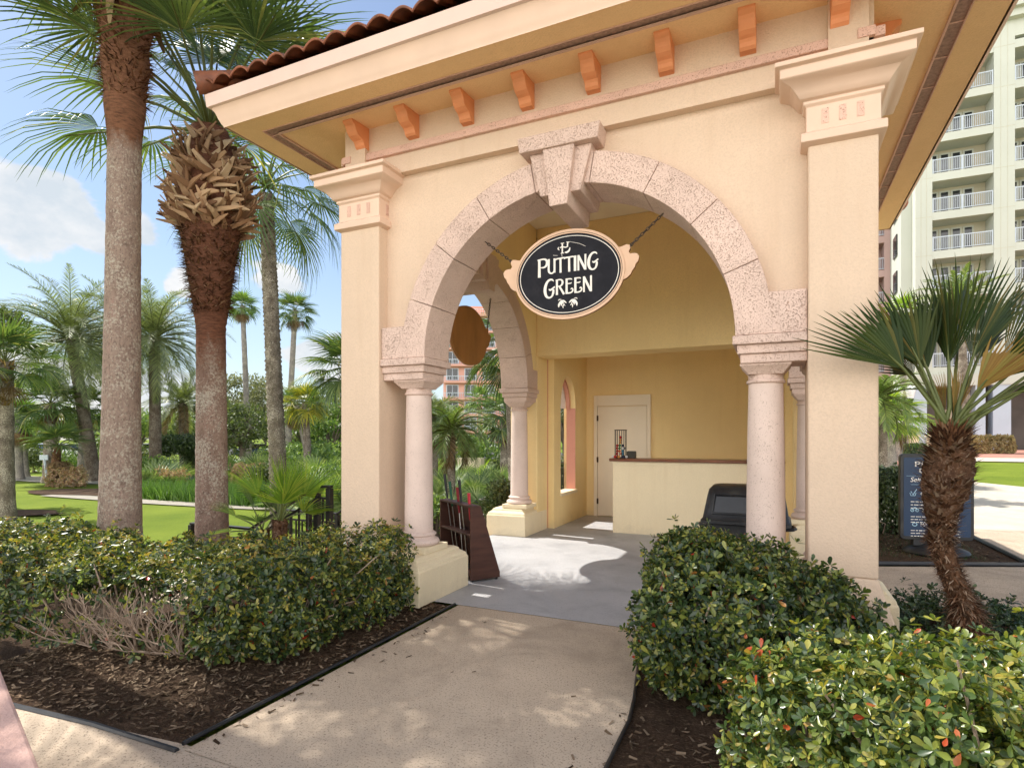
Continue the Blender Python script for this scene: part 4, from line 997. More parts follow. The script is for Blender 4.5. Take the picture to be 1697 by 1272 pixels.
def pinnate(L, n=46, ll=.55, el0=1.0, el1=-.5, wl=.022, vee=.5, sparse=1.0, power=1.2):
    ns = 14; s_ = np.linspace(0,1,ns+1); ph = el0+(el1-el0)*s_**power; dx = np.cos(ph)*L/ns; dz = np.sin(ph)*L/ns
    X = np.concatenate([[0],np.cumsum(dx[:-1])]); Z = np.concatenate([[0],np.cumsum(dz[:-1])])
    V = []; F = []
    ss = np.linspace(.14,.995,n)
    for i, s0 in enumerate(ss):
        x = np.interp(s0,s_,X); z = np.interp(s0,s_,Z); p = np.interp(s0,s_,ph); t = np.array([math.cos(p),0,math.sin(p)]); up = np.array([-math.sin(p),0,math.cos(p)])
        l = ll*(math.sin(math.pi*min(1,.18+.80*s0))**.7+.12)*random.uniform(.85,1.12)
        fw = .55+.55*s0+random.uniform(-.12,.12)
        for sd in (1,-1):
            d = t*math.sin(fw)*.95+np.array([0,sd,0])*math.cos(fw)+up*(vee*random.uniform(.3,1.2)); d = d/np.linalg.norm(d)
            wv = np.cross(d,up); wv = wv/np.linalg.norm(wv)*wl*random.uniform(.8,1.2); o = len(V); b = np.array([x,0,z])
            for q,w in ((0,.6),(.5,1),(1,.08)):
                c = b+d*l*q-np.array([0,0,1])*l*.25*q*q; V.append(c+wv*w); V.append(c-wv*w)
            F += [(o,o+1,o+3,o+2),(o+2,o+3,o+5,o+4)]
    return np.array(V), np.array(F), [(a,0,b) for a,b in zip(X,Z)]
def trunk_mesh(base, top, r0, r1, mat, parent, rings=60, n=20, jit=.03, flare=.25, scale_h=0, scale_n=9, bow=0, rt=None):
    """tapered trunk from base to top; scale_h raises rows of old leaf scars"""
    V = []; b = Vector(base); t = Vector(top); sd = Vector((t.y-b.y, -(t.x-b.x), 0)); 
    if sd.length < 1e-3: sd = Vector((1,0,0))
    sd.normalize(); H = (t-b).length
    for i in range(rings+1):
        s_ = i/rings; c = b.lerp(t, s_)+Vector((0,0,0)); hx = Vector((t.x-b.x, t.y-b.y, 0))
        c -= hx*bow*math.sin(math.pi*s_)
        rad = r0+(r1-r0)*s_+r0*flare*math.exp(-s_*H/.25)
        if rt: rad = rt(s_)
        ph = random.uniform(0,6.28)*0
        for j in range(n):
            a = 2*math.pi*j/n; k = 1+random.uniform(-jit,jit)+.02*math.sin(a*2+s_*5)
            if scale_h: k += scale_h*(.5+.5*math.cos(scale_n*a+math.pi*(i//2 % 2)))*(1 if i % 2 else -.3)
            V.append((c.x+rad*k*math.cos(a), c.y+rad*k*math.sin(a), c.z))
    F = [(i*n+j, i*n+(j+1)%n, (i+1)*n+(j+1)%n, (i+1)*n+j) for i in range(rings) for j in range(n)]
    return np_mesh('trunk', V, F, mat, parent)
def spikes(acc, axis, n, r, lens, width, el=(20,60), curl=.3, T=None):
    """short pointed fibres or old stalks sticking out of a trunk; axis(s)->point, s in 0..1"""
    T = np.array([(0,.5,0),(0,-.5,0),(.5,.38,.0),(.5,-.38,.0),(1,.10,-.06),(1,-.10,-.06)]) if T is None else T
    TF = np.array([(0,1,3,2),(2,3,5,4)])
    s_ = rng.random(n); az = rng.uniform(0,2*np.pi,n); e = np.radians(rng.uniform(el[0],el[1],n)); L = rng.uniform(lens[0],lens[1],n)
    P = np.array([axis(q) for q in s_]); rad = np.array([r(q) for q in s_]) if callable(r) else np.full(n,r)
    o = np.stack([np.cos(az),np.sin(az),np.zeros(n)],1); d = o*np.cos(e)[:,None]+np.array([0,0,1.])*np.sin(e)[:,None]
    side = np.stack([-np.sin(az),np.cos(az),np.zeros(n)],1); d = unit(d+side*rng.uniform(-curl,curl,(n,1))); y = unit(side-d*(side*d).sum(1,keepdims=True)); z = np.cross(d,y)
    w = width*rng.uniform(.6,1.4,n); Mx = np.stack([d*L[:,None], y*w[:,None], z*L[:,None]],2); acc.inst(T, TF, Mx, P+o*(rad*.93)[:,None])
def fan_palm(name, base, top, r0, r1, label, leafm, nleaf, Rr, pet, group=None, trunkm='trunk_d', nseg=26, dead=0, el=(80,-35), skirt=None, boots=0, cat='palm tree', droop=.3, rings=30, tn=12, tipd=.35, fold=.3, yaws=None, bow=0, fringe=0, wid=1.0, split=.42):
    o = empty(name, base, label, cat, group); top = Vector(top)
    trunk_mesh(base, top, r0, r1, G[trunkm], o, rings, tn, .05, bow=bow)
    a = Acc(); pa = Acc(); da = Acc()
    for i in range(nleaf):
        f = i/max(1,nleaf-1); e = R(el[0]+(el[1]-el[0])*f**.85+random.uniform(-8,8)); yaw = i*2.39996+random.uniform(-.25,.25) if yaws is None else yaws[i]
        p = pet*random.uniform(.85,1.15)*(.8+.25*f); rr_ = Rr*random.uniform(.88,1.1)
        V,F = fan_leaf(rr_, nseg, 230, p, droop*random.uniform(.7,1.3), fold, tipd=tipd, wid=wid, split=split); bd = .16*random.uniform(.5,1.3)
        roll = random.uniform(-.3,.3); a.add(orient(V, e, yaw, roll, top, bd, p+rr_), F)
        V,F = strip_tube([(0,0,0),(p*.5,0,0),(p+rr_*.35,0,-droop*rr_*.12)],[.02,.014,.006]); pa.add(orient(V, e, yaw, roll, top, bd, p+rr_), F)
    a.build('crown', leafm, o); pa.build('leaf_stalks', G['petiole'], o)
    for i in range(dead):
        e = R(random.uniform(-80,-55)); V,F = fan_leaf(Rr*.8, 16, 120, pet*.8, .2, .5, tipd=.5, wid=.8); da.add(orient(V, e, random.uniform(0,6.28), 0, top-Vector((0,0,.1)), .05, pet+Rr), F)
    if dead: da.build('dead_fronds', G['dead'], o)
    if boots:
        s_ = Acc(); L = (top-Vector(base)).length; spikes(s_, lambda q: np.array(top)-np.array([0,0,1])*q*min(1.2,L*.4), boots, r1*1.2, (.12,.32), .06, (10,60)); s_.build('old_stalks', G['boot'] if 0 else G['dead'], o, smooth=False)
    return o
def date_palm(name, base, top, r0, r1, label, L, nf=44, ll=.55, group=None, trunkm='trunk_c', leafm='date', el=(75,-30), arch=(55,110), n=40, wl=.03, cat='palm tree', rings=80, dead=0, bow=0):
    o = empty(name, base, label, cat, group); top = Vector(top)
    trunk_mesh(base, top, r0, r1, G[trunkm], o, rings, 20, .04, scale_h=.08, scale_n=8, bow=bow)
    a = Acc(); pa = Acc(); da = Acc()
    for i in range(nf):
        f = i/max(1,nf-1); e0 = R(el[0]+(el[1]-el[0])*f+random.uniform(-6,6)); bend = R(random.uniform(*arch)); l = L*random.uniform(.85,1.08)
        V,F,path = pinnate(l, n, ll, e0, e0-bend, wl); yaw = i*2.39996+random.uniform(-.2,.2)
        (a if i < nf-dead else da).add(orient(V,0,yaw,0,top), F); V,F = strip_tube(path[::2], [.035*(1-.9*k/7) for k in range(len(path[::2]))], 4); pa.add(orient(V,0,yaw,0,top), F)
    a.build('crown', G[leafm], o); pa.build('leaf_stalks', G['petiole'], o)
    if dead: da.build('dead_fronds', G['dead'], o)
    return o
QT = np.array([(0,.0,0),(.45,.28,-.03),(.5,0,-.09),(.45,-.28,-.03),(1,0,-.1)]); QF = np.array([(0,2,1),(0,3,2),(1,2,4),(2,3,4)])
def leaf_cloud(acc, C, rad, n, size):
    """n leaves round each clump centre C(k,3)"""
    k = len(C); P = np.repeat(C,n,0)+rand_dirs(k*n)*(rng.random((k*n,1))**.45)*np.repeat(np.asarray(rad).reshape(-1,1)*np.ones((k,1)),n,0)*np.array([1,1,.72])
    d = unit(rand_dirs(k*n)+np.array([0,0,.2])); acc.inst(QT, QF, frames(d, rng.uniform(0,6.28,len(d)))*(size*rng.uniform(.7,1.3,len(d)))[:,None,None], P)
def tree(name, base, H, crown_r, label, mat, cat='tree', group=None, nc=46, nlf=130, leaf=.16, trunk_r=.2, low=.35, flat=.8):
    o = empty(name, base, label, cat, group); b = Vector(base); c = b+Vector((0,0,H-crown_r*flat))
    C = []; 
    for i in range(nc):
        d = Vector((random.gauss(0,1),random.gauss(0,1),random.gauss(0,1)+.25)).normalized(); q = random.uniform(.45,1.0)
        C.append(c+Vector((d.x*crown_r*q, d.y*crown_r*q, d.z*crown_r*flat*q)))
    mb = MB(); f = b+Vector((random.uniform(-.1,.1)*H*.3, random.uniform(-.1,.1)*H*.3, max(.3,H*low)))
    mb.tube([b,b.lerp(f,.5)+Vector((.03*H*random.uniform(-1,1),0,0)),f],[trunk_r*1.25,trunk_r,trunk_r*.8],10)
    for q in random.sample(C, min(16,len(C))):
        m = f.lerp(q,.5)+Vector((random.uniform(-.1,.1),random.uniform(-.1,.1),.12))*crown_r; mb.tube([f-Vector((0,0,.1)),m,q],[trunk_r*.55,trunk_r*.3,trunk_r*.08],6)
    mb.build('trunk', G['bark'], o, smooth=True)
    a = Acc(); leaf_cloud(a, np.array(C), [crown_r*random.uniform(.20,.36) for _ in C], nlf, leaf); a.build('crown', mat, o, smooth=False)
    return o
def bush(name, base, r, h, label, mat, nlf=900, leaf=.10, cat='bush', group=None):
    o = empty(name, base, label, cat, group); b = Vector(base); C = []
    for i in range(14):
        a_ = random.uniform(0,6.28); q = math.sqrt(random.random())*.7; zz = random.uniform(.25,.85)
        C.append(b+Vector((r*q*math.cos(a_), r*q*math.sin(a_), h*zz*(1-.35*q))))
    mb = MB()
    for q in C: mb.tube([b+Vector((random.uniform(-.1,.1)*r,random.uniform(-.1,.1)*r,0)), b.lerp(q,.5)+Vector((0,0,.05)), q],[.02,.014,.006],5)
    mb.build('stems', G['bark'], o)
    a = Acc(); leaf_cloud(a, np.array(C), [max(r,h*.5)*.42]*len(C), nlf//14, leaf); a.build('foliage', mat, o, smooth=False); return o
def palmetto(base, Rr, n, label, mat=None, group='palmettos growing beyond the left arch', pet=.7, el=(85,15), cat='palmetto', name='palmetto', nseg=20):
    o = empty(name, base, label, cat, group); a = Acc(); pa = Acc(); b = Vector(base)
    for i in range(n):
        org = b+Vector((random.uniform(-.35,.35),random.uniform(-.35,.35),0)); e = R(random.uniform(*el)); yaw = random.uniform(0,6.28); p = pet*random.uniform(.6,1.2); rr_ = Rr*random.uniform(.8,1.15)
        V,F = fan_leaf(rr_, nseg, 200, p, .1, .25, split=.38, tipd=.1); roll = random.uniform(-.4,.4); bd = .1; el2 = e
        # blade bends over from its stalk
        a.add(orient(V, el2, yaw, roll, org, .18, p+rr_), F); V,F = strip_tube([(0,0,0),(p*.5,0,0),(p,0,0)],[.012,.009,.007],4); pa.add(orient(V, el2, yaw, roll, org, .18, p+rr_), F)
    a.build('fronds', mat or G['palmetto'], o); pa.build('leaf_stalks', G['petiole'], o); return o
# ---------------------------------------------------------------- hedges in the foreground
LH = [(-2.74,4.22),(-2.72,3.6),(-2.93,2.75),(-3.25,2.5),(-4.0,2.42),(-4.7,2.22),(-5.6,2.0),(-7.4,1.75),(-7.6,3.2),(-6.2,3.2),(-5.4,3.45),(-4.6,3.7),(-3.9,3.85),(-3.4,4.2)]
def lh_top(x,y): return .585+.03*np.sin(x*1.7)+.04*np.clip((-4.6-x)/1.2,0,1)+.08*np.exp(-((x+3.05)**2+(y-4.0)**2)/.25)
def lh_thin(P):
    q = ((P[:,0]+4.05)/.58)**2+((P[:,1]-2.4)/.34)**2+((P[:,2]-.28)/.34)**2
    return np.where(q<1,.22,np.where(q<1.6,.6,1.0))
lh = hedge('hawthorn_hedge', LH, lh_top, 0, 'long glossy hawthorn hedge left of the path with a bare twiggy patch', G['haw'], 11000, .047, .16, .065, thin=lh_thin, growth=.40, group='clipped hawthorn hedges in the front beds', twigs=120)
def bare_twigs(parent):
    mb = MB()
    for root in ((-3.95,2.52),(-4.15,2.5),(-3.75,2.55),(-4.35,2.45),(-3.6,2.6)):
        for k in range(8):
            a = random.uniform(3.3,6.1); el = random.uniform(.15,1.3); p = Vector((root[0]+random.uniform(-.06,.06), root[1], .03)); d = Vector((math.cos(a)*math.cos(el), math.sin(a)*math.cos(el)*.55, math.sin(el)))
            pts = [p]; L = random.uniform(.06,.10)
            for s_ in range(5):
                d = (d+Vector((random.uniform(-.35,.35),random.uniform(-.3,.3),random.uniform(-.2,.3)))).normalized(); pts.append(pts[-1]+d*L)
            mb.tube(pts,[.007,.0055,.0045,.0035,.0028,.0018],5)
            for s_ in (2,3,4):
                for z in range(2):
                    d2 = (d+Vector((random.uniform(-1,1),random.uniform(-.8,.8),random.uniform(-.4,.8)))).normalized(); q = pts[s_]; q1 = q+d2*.07; q2 = q1+(d2+Vector((random.uniform(-.5,.5),random.uniform(-.5,.5),random.uniform(-.2,.5)))).normalized()*.06
                    mb.tube([q,q1,q2],[.003,.0022,.0014],4)
    mb.build('bare_twigs', G['twig'], parent, smooth=True)
bare_twigs(lh)
RB_ = [(-.72,3.30),(-.45,3.16),(-.05,3.22),(.25,3.5),(.52,3.9),(.60,4.28),(.1,4.25),(-.25,4.30),(-.78,4.36),(-.84,3.9)]
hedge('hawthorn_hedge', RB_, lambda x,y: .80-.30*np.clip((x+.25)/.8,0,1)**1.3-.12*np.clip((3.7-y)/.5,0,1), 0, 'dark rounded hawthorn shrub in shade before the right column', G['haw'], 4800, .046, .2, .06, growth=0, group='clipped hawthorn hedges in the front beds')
RF = [(-.20,2.52),(.05,2.16),(.5,2.02),(1.2,2.0),(2.4,2.0),(2.5,2.95),(1.6,3.0),(.9,2.92),(.3,2.86),(-.05,2.78)]
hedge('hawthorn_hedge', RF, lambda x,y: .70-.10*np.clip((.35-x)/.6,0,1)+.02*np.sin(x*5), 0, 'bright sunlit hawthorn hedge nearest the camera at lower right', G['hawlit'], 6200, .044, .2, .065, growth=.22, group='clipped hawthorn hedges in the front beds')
hedge('hawthorn_hedge', [(.05,2.98),(.5,3.0),(1.0,3.05),(1.0,3.35),(.5,3.45),(.15,3.3)], .50, 0, 'low dull hawthorn growth between the two right hedges', G['haw'], 800, .055, .15, .04, group='clipped hawthorn hedges in the front beds', twigs=15)
hedge('low_hedge', [(.75,4.55),(1.1,4.35),(3.4,4.3),(3.6,5.75),(.8,5.78)], lambda x,y: .20+.03*np.sin(x*6)+.02*np.sin(y*9), 0, 'low dark ground cover round the small palm trunk', G['cover'], 4200, .042, .08, .03, cat='ground cover', shell=.12, nl=6, twigs=0)
hedge('low_hedge', [(-9.6,3.3),(-8.2,3.4),(-7.9,4.2),(-8.8,4.8),(-9.8,4.4)], lambda x,y: .30+0*x, -.5, 'low dark hedge in shade beyond the tall left palm', G['box'], 1500, .06, .15, .05, twigs=0)
hedge('box_hedge', [(.72,10.1),(2.0,10.4),(2.2,11.6),(.72,11.6)], .95, 0, 'dark square hedge behind the blue notice board', G['box'], 6000, .05, .12, .04, twigs=10)
# grass tufts in the corner bed
def tufts(name, poly, n, h, mat, label, cat='grass', w=.006, z0=None):
    xs = [p[0] for p in poly]; ys = [p[1] for p in poly]; x = rng.uniform(min(xs),max(xs),n*3); y = rng.uniform(min(ys),max(ys),n*3); k = sdpoly(x,y,poly)<0; x = x[k][:n]; y = y[k][:n]; n = len(x)
    T = np.array([(0,.5,0),(0,-.5,0),(.5,.4,-.02),(.5,-.4,-.02),(1,.04,-.2),(1,-.04,-.2)]); TF = np.array([(0,1,3,2),(2,3,5,4)])
    d = unit(np.stack([rng.normal(0,.35,n),rng.normal(0,.35,n),np.ones(n)],1)); f = frames(d, rng.uniform(0,6.28,n)); L = h*rng.uniform(.5,1.2,n)
    Mx = np.stack([f[:,:,0]*L[:,None], f[:,:,1]*(w*rng.uniform(.7,1.3,n))[:,None], f[:,:,2]*L[:,None]],2)
    a = Acc(); a.inst(T,TF,Mx,np.stack([x,y,[hgt(p,q)-.03 for p,q in zip(x,y)]],1)); return tag(a.build(name, mat), label, cat, kind='stuff')
tufts('grass_tufts', [(.7,8.3),(2.3,8.7),(2.4,11),(.7,11)], 2600, .07, G['cover'], 'sparse dark grass tufts under the blue notice board')

# ---------------------------------------------------------------- the two tall palms behind the left hedge
def near_palm_a():
    b = at(197,5.62); b.z = -.30; t = at(210,5.62); t.z = 5.95
    o = empty('palm_tree', b, 'tall smooth grey trunked palm, leftmost of the near ones', 'palm tree', 'tall palms behind the left hedge')
    z0, z1 = b.z, t.z
    rt = lambda s_: .178-.045*s_**.7+.04*math.exp(-s_*6) if s_ < .74 else .142+.10*((s_-.74)/.26)**.8+.02*math.sin(s_*90)*((s_-.74)/.26)
    trunk_mesh(b, t, .2, .2, G['trunk_a'], o, 150, 40, .016, rt=rt)
    ax = lambda q: np.array(b.lerp(t, .80+.2*q)); s_ = Acc(); spikes(s_, ax, 1500, lambda q: rt(.80+.2*q), (.03,.12), .016, (-30,45), .9); s_.build('trunk_fibre', G['redfibre'], o, smooth=False)
    s_ = Acc(); spikes(s_, lambda q: np.array(t)-np.array([0,0,.45*q-.1]), 26, .22, (.25,.5), .10, (-75,-30), .4); s_.build('old_stalks', G['dead'], o, smooth=False)
    a = Acc(); pa = Acc(); top = t+Vector((0,0,.25))
    for i in range(19):
        f = i/18; e = R(84-74*f); yaw = i*2.39996; p = .8+.2*f; V,F = fan_leaf(.80,34,225,p,.35,.28,tipd=.5,wid=.8); a.add(orient(V,e,yaw,random.uniform(-.2,.2),top,.2,2),F)
        V,F = strip_tube([(0,0,0),(p*.5,0,0),(p+.4,0,-.05)],[.026,.018,.006]); pa.add(orient(V,e,yaw,0,top,.2,2),F)
    a.build('crown', G['sabal'], o); pa.build('leaf_stalks', G['petiole'], o)
near_palm_a()
def near_palm_b():
    b = at(352,6.6); b.z = -.35; t = at(348,6.6); t.z = 4.95
    o = empty('palm_tree', b, 'rough palm with thick ruff of cut leaf stalks below its crown', 'palm tree', 'tall palms behind the left hedge')
    def rt(s_):
        z = b.z+(t.z-b.z)*s_
        if z < 2.7: return .172-.018*max(0,z)/2.7+.045*math.exp(-(z+.35)*4)
        if z < 3.2: return .154+.071*(z-2.7)/.5+.006*math.sin(z*110)
        return .225+.10*min(1,(z-3.2)/.7) if z < 4.4 else .30-.1*(z-4.4)/.5
    trunk_mesh(b, t, .2, .2, G['trunk_b'], o, 170, 36, .018, rt=rt)
    H = t.z-b.z; S = lambda z: (z-b.z)/H; ax = lambda z0,z1: (lambda q: np.array(b.lerp(t, S(z0+(z1-z0)*q))))
    s_ = Acc(); spikes(s_, ax(2.85,4.0), 2600, lambda q: rt(S(2.85+1.15*q)), (.035,.13), .020, (-35,50), .9); s_.build('trunk_fibre', G['redfibre'], o, smooth=False)
    # ruff of cut stalks: thick flat boards criss-crossing round the head
    mb = MB()
    for i in range(360):
        q = random.random(); z = 3.78+1.0*q; a = i*2.39996+random.uniform(-.3,.3); rr_ = .21+.15*math.sin(math.pi*min(1,.25+q*.8)); el = R(random.choice((random.uniform(15,65),random.uniform(-15,40)))); L = random.uniform(.20,.46); w = random.uniform(.018,.040)
        c = Vector(b.lerp(t, S(z))); c = Vector((c.x+rr_*math.cos(a), c.y+rr_*math.sin(a), z)); sw = random.choice((-1,1))*random.uniform(.35,1.25)
        d = Vector((math.cos(a+sw)*math.cos(el), math.sin(a+sw)*math.cos(el), math.sin(el))); out = Vector((math.cos(a),math.sin(a),-.1)); y = d.cross(out).normalized(); n_ = y.cross(d)
        if n_.dot(out) < 0: n_ = -n_
        P_ = [c-d*L*.4-n_*.05, c+n_*.01, c+d*L*.35+n_*.02, c+d*L*.6+n_*random.uniform(-.03,.05)]; W_ = [w*1.5, w*1.15, w*.8, w*random.uniform(.15,.5)]
        rings = [[p+y*ww, p-y*ww, p-y*ww*.8+n_*.012, p+y*ww*.8+n_*.012] for p, ww in zip(P_, W_)]
        mb.loft(rings)
    mb.build('old_stalks', G['boot'], o)
    a = Acc(); pa = Acc(); top = Vector((t.x,t.y,4.95))
    fw = [(math.pi+.40+.0,24,1.15),(2.75,50,1.2),(3.6,62,1.1),(.6,62,1.1)]
    # the one long leaf reaching left beside the grey trunk, then the rest of the head
    L_ = [(math.atan2(.415*-.0-.415,-.91),R(6),1.25,.95)]
    for i in range(24):
        f = i/23; L_.append((i*2.39996+.5, R(84-70*f+random.uniform(-6,6)), 1.05+.2*f, .95))
    for yaw,e,p,rr_ in L_:
        V,F = fan_leaf(rr_,38,225,p,.30,.26,tipd=.55,wid=.8); a.add(orient(V,e,yaw,random.uniform(-.2,.2),top,.14,2),F)
        V,F = strip_tube([(0,0,0),(p*.5,0,0),(p+.4,0,-.05)],[.026,.018,.006]); pa.add(orient(V,e,yaw,0,top,.14,2),F)
    a.build('crown', G['sabal'], o); pa.build('leaf_stalks', G['petiole'], o)
near_palm_b()
# a palm of the same row standing left of the frame: its crown shades the path
fan_palm('palm_tree', (-6.9,2.35,-.5), (-6.7,2.35,7.3), .19, .17, 'palm outside the left edge standing beside the hedge end', G['sabal'], 11, .95, 1.0, 'tall palms behind the left hedge', 'trunk_a', 30, el=(70,0), rings=60, tn=24)
fan_palm('palm_tree', (-6.5,1.3,-.5), (-6.5,1.3,7.4), .19, .17, 'palm just outside the left edge whose crown shades the path', G['sabal'], 11, .95, 1.0, 'tall palms behind the left hedge', 'trunk_a', 30, el=(70,0), rings=60, tn=24)
# grey-boled palm farther back between the near ones and the pavilion
b = at(465,14); t = at(441,14); t.z = zat(322,14)
c_ = date_palm; o = empty('palm_tree', b, 'rough scaly trunked palm between the near palms and the pavilion', 'palm tree', 'tall palms behind the left hedge')
trunk_mesh(b, t, .195, .155, G['trunk_c'], o, 150, 26, .08, scale_h=.15, scale_n=7)
s_ = Acc(); spikes(s_, lambda q: np.array(b.lerp(t,q)), 1500, .17, (.02,.06), .05, (30,70), .3); s_.build('old_stalks', leafmat('scaly stub', [(0,(.07,.055,.04)),(.5,(.20,.165,.13)),(1,(.36,.31,.25))], .9, 0, spec=.15), o, smooth=False)
a = Acc(); pa = Acc()
for i in range(26):
    f = i/25; e = R(80-125*f); yaw = i*2.39996+.3; p = 1.25; V,F = fan_leaf(1.25,36,225,p,.4,.3,tipd=.6,wid=.75); a.add(orient(V,e,yaw,random.uniform(-.2,.2),t+Vector((0,0,.2)),.22,2.5),F); V,F = strip_tube([(0,0,0),(p*.5,0,0),(p+.4,0,-.05)],[.028,.02,.006]); pa.add(orient(V,e,yaw,0,t+Vector((0,0,.2)),.22,2.5),F)
a.build('crown', G['sabal'], o); pa.build('leaf_stalks', G['petiole'], o)

# ---------------------------------------------------------------- small fan palms by the railing
def small_palm(u, t, ztop, r, leaves, label, mat, grp, base_z=0.0, u_top=None):
    b = at(u,t); b.z = base_z; tp = at(u_top or u,t); tp.z = ztop; o = empty('small_palm', b, label, 'small palm', grp)
    trunk_mesh(b, tp, r*1.1, r, G['trunk_e'], o, 30, 16, .06)
    s_ = Acc(); spikes(s_, lambda q: np.array(b.lerp(tp,q)), 700, r, (.02,.07), .014, (5,75), .6); s_.build('trunk_fibre', G['redfibre'], o, smooth=False)
    a = Acc(); pa = Acc(); x_ = Vector((HC,HS,0)); f_ = Vector((-HS,HC,0))
    for (az,el,p,rr_,roll,sp) in leaves:      # azimuth 0 = to the right of the view, 90 = away
        d = x_*math.cos(R(az))+f_*math.sin(R(az)); yaw = math.atan2(d.y,d.x)
        V,F = fan_leaf(rr_,26,sp,p,.10,.30,tipd=.10,split=.42,wid=.95); a.add(orient(V,R(el),yaw,R(roll),tp,.10,p+rr_),F); V,F = strip_tube([(0,0,-.02),(p*.5,0,0),(p,0,0)],[.010,.008,.006]); pa.add(orient(V,R(el),yaw,R(roll),tp,.10,p+rr_),F)
    a.build('crown', mat, o); pa.build('leaf_stalks', G['petiole'], o)
small_palm(464,6.0,.62,.072,[(95,78,.28,.42,75,150),(170,48,.36,.42,60,150),(20,48,.34,.44,-60,150),(140,30,.30,.36,50,160),(-60,50,.24,.34,0,170),(60,62,.34,.40,-70,150),(120,60,.34,.42,70,150),(0,20,.25,.34,-30,170),(-30,70,.25,.36,-20,160)], 'bright green small fan palm in front of the stair railing', G['bright'], 'small fan palms at the railing')
small_palm(437,6.1,.50,.055,[(175,28,.34,.30,30,180),(150,55,.30,.28,50,170),(100,70,.25,.28,70,160),(210,5,.32,.26,10,190),(40,50,.22,.28,-40,170),(-90,35,.2,.28,0,180)], 'slim dark small fan palm leaning left beside the bright one', G['sabal'], 'small fan palms at the railing')

# ---------------------------------------------------------------- shaggy palm in the right foreground
def shaggy():
    b = Vector((1.37,5.05,0)); 
    pts = [(1605,1035),(1598,1000),(1575,950),(1558,900),(1562,850),(1568,800),(1574,750),(1574,722)]; t = 3.55; pts = [(1616,1120),(1612,1075)]+pts
    P = [];
    for u,v in pts:
        r_ = (u-848.5)/964; P.append(Vector(((r_*HC-HS)*t,(r_*HS+HC)*t, 1.48-(v-723)/964*t)))
    P[0].z = -.02; b = P[0].copy()
    o = empty('small_palm', b, 'shaggy brown trunked palm with stiff dark fans at right', 'small palm')
    def axis(q):
        k = q*(len(P)-1); i = min(int(k),len(P)-2); return np.array(P[i].lerp(P[i+1],k-i))
    rad = lambda q: .068+.008*math.sin(q*9)+.022*max(0,1-q/.3)+(.052 if q > .62 else 0)*math.sin(math.pi*(q-.62)/.38 if q > .62 else 0)
    V = []; n = 26; rings = 90
    for i in range(rings+1):
        c = axis(i/rings); r_ = rad(i/rings)*(1-.35*max(0,(i/rings-.93)/.07))
        for j in range(n):
            a_ = 2*math.pi*j/n; k = 1+random.uniform(-.09,.09); V.append((c[0]+r_*k*math.cos(a_), c[1]+r_*k*math.sin(a_), c[2]))
    F = [(i*n+j, i*n+(j+1)%n, (i+1)*n+(j+1)%n, (i+1)*n+j) for i in range(rings) for j in range(n)]
    np_mesh('trunk', V, F, G['trunk_e'], o)
    s_ = Acc(); spikes(s_, lambda q: axis(.55+.42*q), 900, lambda q: rad(.55+.42*q), (.04,.085), .020, (10,50), .5); spikes(s_, lambda q: axis(.05+.6*q), 2600, lambda q: rad(.05+.6*q), (.025,.06), .009, (-40,60), .9); spikes(s_, lambda q: axis(.0+.35*q), 900, lambda q: rad(.35*q), (.04,.09), .010, (-60,30), .9)
    s_.build('trunk_fibre', G['fibre'], o, smooth=False)
    s_ = Acc(); spikes(s_, lambda q: axis(.92+.08*q), 500, lambda q: .06, (.05,.13), .022, (40,85), .5); s_.build('crown_fibre', G['redfibre'], o, smooth=False)
    top = Vector(axis(1.0)); a = Acc(); pa = Acc(); am = Acc(); x_ = Vector((HC,HS,0)); f_ = Vector((-HS,HC,0)); wt = Acc()
    # azimuth (0 right, 90 away, 270 towards the viewer), elevation of stalk, stalk, blade, roll, spread, bend
    KS = .84
    Ls = [(180,66,.58,.60,82,84,.38),(172,72,.56,.60,70,74,.10),(100,90,.52,.74,86,70,.04),(60,86,.50,.70,80,75,.06),(20,66,.62,.74,-80,80,.15),(10,56,.74,.72,-75,80,.2),(-20,50,.66,.66,-70,85,.25),(120,72,.56,.60,60,80,.15),(45,66,.64,.70,-70,80,.12),(0,76,.58,.70,-84,70,.08),(5,38,.95,.66,-60,90,.15),(90,60,.6,.6,80,90,.3),(-50,66,.5,.5,-60,80,.5),(150,78,.5,.60,80,64,.12),(-70,60,.45,.4,-70,70,.9)]
    for az,el,p,rr_,roll,sp,bd in Ls:
        p *= KS; rr_ *= KS
        d = x_*math.cos(R(az))+f_*math.sin(R(az)); yaw = math.atan2(d.y,d.x); V,F = fan_leaf(rr_,18,sp,p,.06,.30,tipd=.06,split=.55,wid=1.05,sh=.2,jit=.10)
        a.add(orient(V,R(el),yaw,R(roll),top,bd,p+rr_),F); V,F = strip_tube([(0,0,-.05),(p*.4,0,0),(p,0,0),(p+.12,0,0)],[.017,.012,.009,.004]); pa.add(orient(V,R(el),yaw,R(roll),top,bd,p+rr_),F)
    for az,el,p,rr_,roll,sp,bd in [(-20,38,.55,.62,-75,70,.05),(-60,70,.35,.42,-80,60,.3),(80,66,.16,.34,85,50,.0),(20,74,.14,.36,80,40,.0)]:
        p *= KS; rr_ *= KS
        d = x_*math.cos(R(az))+f_*math.sin(R(az)); yaw = math.atan2(d.y,d.x); V,F = fan_leaf(rr_,14,sp,p,.05,.3,tipd=.1,split=.7,wid=1.05,sh=.1); am.add(orient(V,R(el),yaw,R(roll),top,bd,p+rr_),F); V,F = strip_tube([(0,0,-.05),(p*.4,0,0),(p,0,0),(p+.08,0,0)],[.017,.012,.009,.004]); pa.add(orient(V,R(el),yaw,R(roll),top,bd,p+rr_),F)
    a.build('crown', G['darkfan'], o); am.build('amber_fronds', G['amber'], o); pa.build('leaf_stalks', G['petiole'], o)
